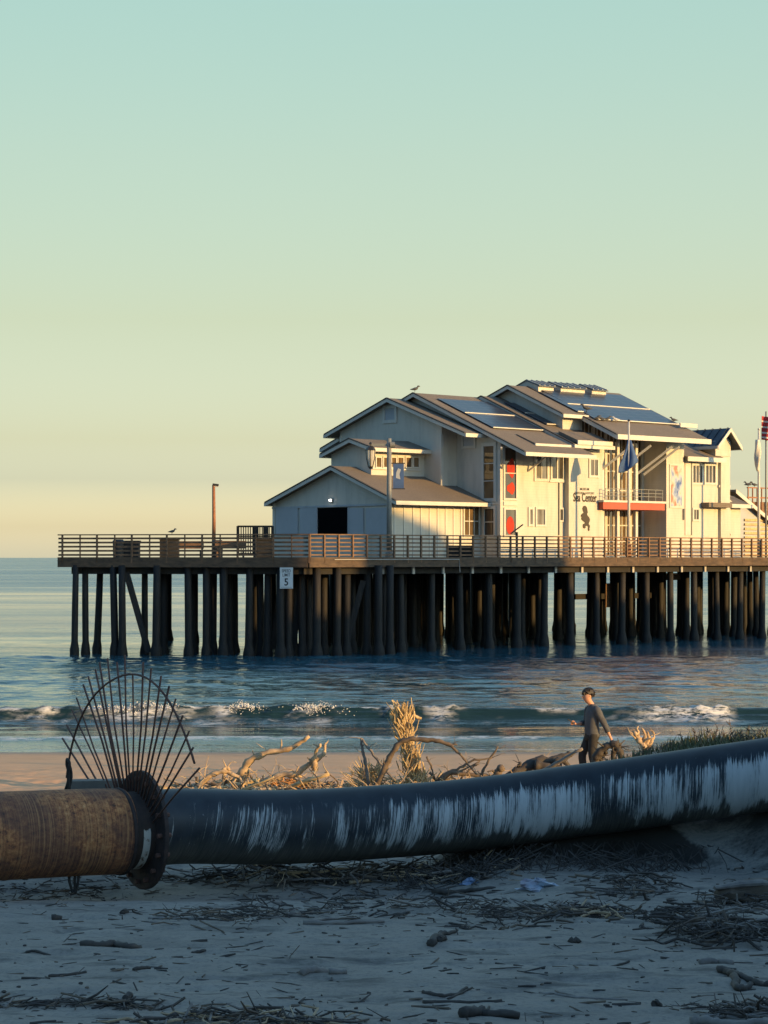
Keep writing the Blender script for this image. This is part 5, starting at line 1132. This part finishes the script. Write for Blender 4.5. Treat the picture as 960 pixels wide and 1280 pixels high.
# heaps of sticks (uncountable debris)
def heap(cx, cy, wx, wy, n, hmax, lmax, rmax, mats, label, name):
    b = MB(); n = int(n*1.25); rmax *= .55; lmax *= .70
    G = ground_many(rng.normal(cx, wx, n), np.clip(rng.normal(cy, wy, n), 1068, 1330))
    for q in G:
        p = Vector(q); r = random.random()**2.5*rmax+.003; L = random.uniform(.25, 1)*lmax*(.35+r/rmax)
        d = Vector((random.gauss(0, 1.1), random.gauss(0, .7), random.gauss(0, .20))).normalized(); p = p+Z*(random.random()**2*hmax+r*.5); bend = .22*L
        m_ = p+Vector((random.uniform(-bend, bend), random.uniform(-bend, bend), random.uniform(0, .4)*bend)); m2 = p+d*L*.25+Vector((random.uniform(-bend, bend), random.uniform(-bend, bend), 0))*.6
        b.tube([p-d*L*.5, m_, m2, p+d*L*.5], [r, r*1.1, r, r*.5], 5, True, m=random.randrange(len(mats)), jit=.15)
        if random.random() < .25:
            d2 = (d+Vector((random.gauss(0, .6), random.gauss(0, .6), random.uniform(0, .5)))).normalized(); b.tube([m_, m_+d2*L*.4], [r*.6, r*.3], 4, True)
    return tag(b.build(name, [M[m] for m in mats], fix=False), label, 'debris', kind='stuff')
dm = ['driftwet', 'driftwet', 'driftwet', 'driftdark', 'driftgrey']
heap(400, 1098, 95, 7, 420, .10, .55, .020, dm+['drift'], 'wide drift of tangled sticks lying under the blue pipe', 'stick_debris')
heap(555, 1096, 40, 7, 160, .09, .45, .02, dm+['drift'], 'heap of tangled sticks around the propped cane', 'stick_debris')
heap(905, 1170, 36, 9, 300, .13, .5, .018, dm, 'heap of tangled sticks near the right edge', 'stick_debris')
heap(930, 1128, 25, 8, 130, .08, .4, .016, dm, 'loose sticks around the split log', 'stick_debris')
heap(790, 1112, 34, 7, 150, .10, .35, .018, dm, 'sticks and bark at the foot of the sand slope', 'stick_debris')
heap(735, 1143, 30, 5, 150, .07, .4, .018, dm+['drift'], 'small heap of bark with pale splinters right of centre', 'stick_debris')
heap(640, 1146, 50, 9, 180, .05, .4, .014, dm, 'loose patch of bark and twigs below the plastic bag', 'stick_debris')
heap(850, 1150, 30, 8, 150, .08, .35, .018, dm, 'broken bark left of the right hand heap', 'stick_debris')
heap(300, 1145, 60, 6, 130, .03, .3, .010, dm, 'sparse twigs below the flange', 'stick_debris')
heap(450, 1130, 90, 9, 200, .03, .35, .012, dm, 'sparse twigs in front of the stick drift', 'stick_debris')
heap(60, 1258, 90, 2.5, 110, .03, .3, .010, dm, 'line of small twigs at the bottom left', 'stick_debris')
heap(310, 1280, 70, 4, 130, .05, .35, .012, dm+['drift'], 'line of twigs along the bottom edge', 'stick_debris')
heap(930, 1262, 35, 5, 90, .03, .35, .012, dm, 'twigs in the bottom right corner', 'stick_debris')
heap(60, 1118, 60, 8, 150, .03, .25, .010, dm, 'small twigs on the sand under the rusty pipe', 'stick_debris')
b = MB(); TX = rng.uniform(-60, 1020, 1300); TY = 1085+rng.random(1300)**1.6*230
for q in ground_many(TX, TY):
    p = Vector(q)
    r = random.uniform(.002, .006)+.006*random.random()**5; L = .012+.12*random.random()**3; d = Vector((random.gauss(0, 1), random.gauss(0, .5), random.gauss(0, .08))).normalized()
    b.tube([p-d*L+Z*r*.5, p+Z*(r*.6), p+d*L+Z*r*.5], [r, r, r*.6], 4, True, m=random.randrange(3))
tag(b.build('twig_litter', [M['driftwet'], M['driftwet'], M['driftdark']], fix=False), 'scattered twigs and chips all over the shaded sand', 'twigs', kind='stuff')
# ================================================================== the man walking on the beach
def skin(name, J, E_, mat, parent, root, levels=2, extra=(), smooth=True):
    """grow one continuous surface round a skeleton: J {joint: (pos, rx, ry)}"""
    def grow(J, E_, root, levels):
        ks = list(J); me = bpy.data.meshes.new('s'); me.from_pydata([tuple(J[k][0]) for k in ks], [(ks.index(a), ks.index(b_)) for a, b_ in E_], [])
        o = bpy.data.objects.new('s', me); COL.objects.link(o); sk = o.modifiers.new('k', 'SKIN'); sk.use_smooth_shade = True
        for i, k in enumerate(ks):
            sv = me.skin_vertices[0].data[i]; sv.radius = (J[k][1], J[k][2] if len(J[k]) > 2 else J[k][1]); sv.use_root = (k == root)
        sb = o.modifiers.new('b', 'SUBSURF'); sb.levels = levels; sb.render_levels = levels
        dg = bpy.context.evaluated_depsgraph_get(); dg.update(); m2 = bpy.data.meshes.new_from_object(o.evaluated_get(dg)); bpy.data.objects.remove(o); bpy.data.meshes.remove(me); return m2
    bm = bmesh.new(); base = wloc(parent)
    for (j, e, r, l) in [(J, E_, root, levels)]+list(extra):
        m2 = grow(j, e, r, l); bm.from_mesh(m2); bpy.data.meshes.remove(m2)
    bmesh.ops.translate(bm, verts=bm.verts, vec=-base); me = bpy.data.meshes.new(name); bm.to_mesh(me); bm.free()
    me.materials.append(M[mat]); me.polygons.foreach_set('use_smooth', [True]*len(me.polygons))
    o = bpy.data.objects.new(name, me); COL.objects.link(o); o.parent = parent; return o
M['skin'] = simple('warm_skin', (.52, .27, .17), (.46, .23, .145), 6, .55, bump=.05)  # even warm skin tone
M['hair'] = simple('dark_brown_hair', (.022, .014, .010), (.012, .008, .006), 40, .6, (1, 1, .4), .8)
M['shirt'] = simple('charcoal_shirt', (.085, .088, .095), (.05, .052, .057), 4, .9, bump=.5)
M['pants'] = simple('dark_olive_trousers', (.028, .025, .022), (.016, .0145, .013), 5, .9, bump=.5)
M['shoe'] = simple('dark_shoes', (.03, .03, .03), (.02, .02, .02), 6, .7)
px_, py_ = (740-480)/F*38, 38.0; O = Vector((px_, py_, gz(px_, py_)))
fw = Vector((-.97, -.24, 0)).normalized(); lf = Vector((-fw.y, fw.x, 0)); lf = lf if lf.y < 0 else -lf
def Q(f, s, u): return O+fw*f+lf*s+Z*u
man = thing('person', O, 'man in a charcoal shirt and dark trousers looking down at his phone', 'person')
J = {'pelvis': (Q(0, 0, .93), .13, .15), 'waist': (Q(0, 0, 1.06), .115, .14), 'chest': (Q(-.02, 0, 1.25), .12, .165), 'neckb': (Q(-.02, 0, 1.42), .07, .09), 'neck': (Q(.03, 0, 1.49), .052, .055), 'jaw': (Q(.105, 0, 1.555), .080, .076), 'head': (Q(.095, 0, 1.64), .112, .096), 'crown': (Q(.075, 0, 1.70), .088, .080),
     'lsh': (Q(-.03, .17, 1.37), .058), 'lel': (Q(-.17, .23, 1.09), .042), 'lwr': (Q(-.28, .24, .85), .027), 'lha': (Q(-.315, .24, .79), .033, .022),
     'rsh': (Q(.0, -.17, 1.37), .058), 'rel': (Q(.04, -.22, 1.10), .042), 'rwr': (Q(.27, -.12, 1.08), .027), 'rha': (Q(.335, -.09, 1.10), .022, .034),
     'lhi': (Q(0, .09, .86), .095), 'lkn': (Q(.03, .10, .48), .06), 'lan': (Q(-.10, .10, .09), .04), 'lto': (Q(.06, .10, .035), .035),
     'rhi': (Q(.02, -.09, .86), .095), 'rkn': (Q(.16, -.09, .49), .06), 'ran': (Q(.13, -.09, .09), .04), 'rto': (Q(.30, -.09, .035), .035)}
ED = [('pelvis', 'waist'), ('waist', 'chest'), ('chest', 'neckb'), ('neckb', 'neck'), ('neck', 'jaw'), ('jaw', 'head'), ('head', 'crown'), ('chest', 'lsh'), ('lsh', 'lel'), ('lel', 'lwr'), ('lwr', 'lha'), ('chest', 'rsh'), ('rsh', 'rel'), ('rel', 'rwr'), ('rwr', 'rha'),
      ('pelvis', 'lhi'), ('lhi', 'lkn'), ('lkn', 'lan'), ('lan', 'lto'), ('pelvis', 'rhi'), ('rhi', 'rkn'), ('rkn', 'ran'), ('ran', 'rto')]
def finger(a, b_, c, r): return ({'a': (a, r), 'b': (b_, r*.95), 'c': (c, r*.8)}, [('a', 'b'), ('b', 'c')], 'a', 1)
ex = []
for i, (s, l) in enumerate(((-.024, .075), (-.008, .085), (.008, .08), (.024, .062))):       # left hand hanging, fingers a little curled
    a = Q(-.325+s*.9, .24, .775+s*.4); ex.append(finger(a, a+fw*(-.018)-Z*l*.5, a+fw*(.004)-Z*l, .0095))
ex.append(finger(Q(-.295, .235, .80), Q(-.275, .245, .765), Q(-.275, .245, .735), .011))
for i, (s, l) in enumerate(((-.024, .07), (-.008, .08), (.008, .075), (.024, .06))):         # right hand closed round the phone
    a = Q(.345, -.085+s*.2, 1.10+s); ex.append(finger(a, a+fw*l*.6-lf*.012, a+fw*l*.75+lf*.03, .0095))
ex.append(finger(Q(.32, -.07, 1.13), Q(.365, -.055, 1.145), Q(.395, -.06, 1.14), .011))
ex.append(({'a': (Q(.165, 0, 1.625), .020), 'b': (Q(.205, 0, 1.595), .017), 'c': (Q(.175, 0, 1.585), .014)}, [('a', 'b'), ('b', 'c')], 'a', 1))    # nose
for s in (-.078, .078): ex.append(({'a': (Q(.075, s, 1.645), .024, .014), 'b': (Q(.075, s*1.08, 1.61), .016, .010)}, [('a', 'b')], 'a', 1))        # ears
ex.append(({'a': (Q(.165, -.022, 1.555), .010), 'b': (Q(.172, 0, 1.553), .012), 'c': (Q(.165, .022, 1.555), .010)}, [('a', 'b'), ('b', 'c')], 'b', 1))   # mouth
skin('body', J, ED, 'skin', man, 'pelvis', 2, ex)
for s in (-.032, .032): MB().tube([Q(.168, s-.012, 1.642), Q(.176, s, 1.642), Q(.168, s+.012, 1.642)], [.006, .009, .006], 6).build('eye', M['hair'], man, True)
def rings(b, rows, n=16):
    k0 = len(b.V)
    for (c, rx, ry) in rows:
        for q in range(n):
            a = 2*math.pi*q/n; b.V.append(c+fw*(rx*math.cos(a))+lf*(ry*math.sin(a)))
    for i in range(len(rows)-1):
        for q in range(n):
            a = k0+i*n+q; e = k0+i*n+(q+1) % n; b.F.append((a, e, e+n, a+n)); b.M.append(0); b.UV.append(None)
    for st in (k0, k0+(len(rows)-1)*n): b.F.append(tuple(range(st, st+n))); b.M.append(0); b.UV.append(None)
hb_ = MB(); hc = Q(.072, 0, 1.662); up_ = (Z*.93+fw*.36).normalized(); ff_ = (fw*.93-Z*.36).normalized(); n, m_ = 20, 12; G = []
for i in range(m_+1):
    th = math.pi*i/m_; row = []
    for j in range(n):
        a = 2*math.pi*j/n; u_ = math.cos(th); f_ = math.sin(th)*math.cos(a); l_ = math.sin(th)*math.sin(a); r = 1.0
        if u_ < .18 and f_ > .30: r = .78                               # off the face
        if u_ < -.25 and f_ > -.25: r = .78
        if u_ < -.85: r = .80
        r *= 1+random.uniform(-.03, .03); row.append(hc+up_*(.124*u_*r)+ff_*(.132*f_*r)+lf*(.104*l_*r))
    G.append(row)
for i in range(m_):
    for j in range(n): hb_.face([G[i][j], G[i][(j+1) % n], G[i+1][(j+1) % n], G[i+1][j]])
hb_ = hb_.build('hair', M['hair'], man, True); bm = bmesh.new(); bm.from_mesh(hb_.data); bmesh.ops.remove_doubles(bm, verts=bm.verts, dist=1e-5); bm.to_mesh(hb_.data); bm.free()
sb = MB()
rings(sb, [(Q(-.005, 0, .845), .140, .178), (Q(-.005, 0, .90), .143, .182), (Q(-.0, 0, .98), .140, .176), (Q(.005, 0, 1.08), .134, .168), (Q(-.01, 0, 1.20), .138, .184), (Q(-.02, 0, 1.30), .136, .200), (Q(-.025, 0, 1.37), .118, .196), (Q(-.025, 0, 1.42), .092, .150), (Q(-.01, 0, 1.45), .072, .088), (Q(.0, 0, 1.47), .066, .072)])
for pts, rr in (([Q(-.025, .13, 1.37), Q(-.03, .19, 1.36), Q(-.09, .215, 1.24), Q(-.17, .235, 1.09), Q(-.215, .24, 1.0), Q(-.235, .24, .95)], [.070, .074, .064, .056, .052, .05]), ([Q(-.02, -.13, 1.37), Q(-.0, -.19, 1.36), Q(.02, -.21, 1.24), Q(.04, -.222, 1.10), Q(.10, -.20, 1.09), Q(.17, -.165, 1.088)], [.070, .074, .064, .056, .052, .048])):
    sb.tube(catmull(pts, 3), [rr[min(int(i/3), 5)] for i in range(16)], 12)
sh_ = sb.build('shirt', M['shirt'], man, True)
pb = MB(); rings(pb, [(Q(0, 0, 1.0), .122, .158), (Q(0, 0, .92), .138, .172), (Q(0, 0, .84), .140, .174), (Q(.01, 0, .78), .125, .160)])
for pts, rr in (([Q(.0, .088, .90), Q(.01, .092, .76), Q(.03, .10, .50), Q(-.03, .10, .28), Q(-.085, .10, .09)], [.098, .098, .078, .070, .066]), ([Q(.01, -.088, .90), Q(.05, -.092, .76), Q(.16, -.09, .50), Q(.145, -.09, .28), Q(.125, -.09, .09)], [.098, .098, .078, .070, .066])):
    pb.tube(catmull(pts, 4), [np.interp(i/16, [0, .25, .5, .75, 1], rr) for i in range(17)], 12)
pb.build('trousers', M['pants'], man, True)
for (f, s) in ((-.08, .10), (.16, -.09)):
    skin('shoe', {'a': (Q(f-.06, s, .05), .05, .045), 'b': (Q(f+.06, s, .045), .05, .042), 'c': (Q(f+.17, s, .035), .038, .035)}, [('a', 'b'), ('b', 'c')], 'shoe', man, 'a', 2)
tag(MB().box(Q(.40, -.082, 1.135), (fw*.8+Z*.6).normalized(), lf, (Z*.8-fw*.6).normalized(), .15, .075, .010).build('phone', M['black'], origin=Q(.40, -.082, 1.12)), 'dark phone held out in the man\'s right hand', 'phone')
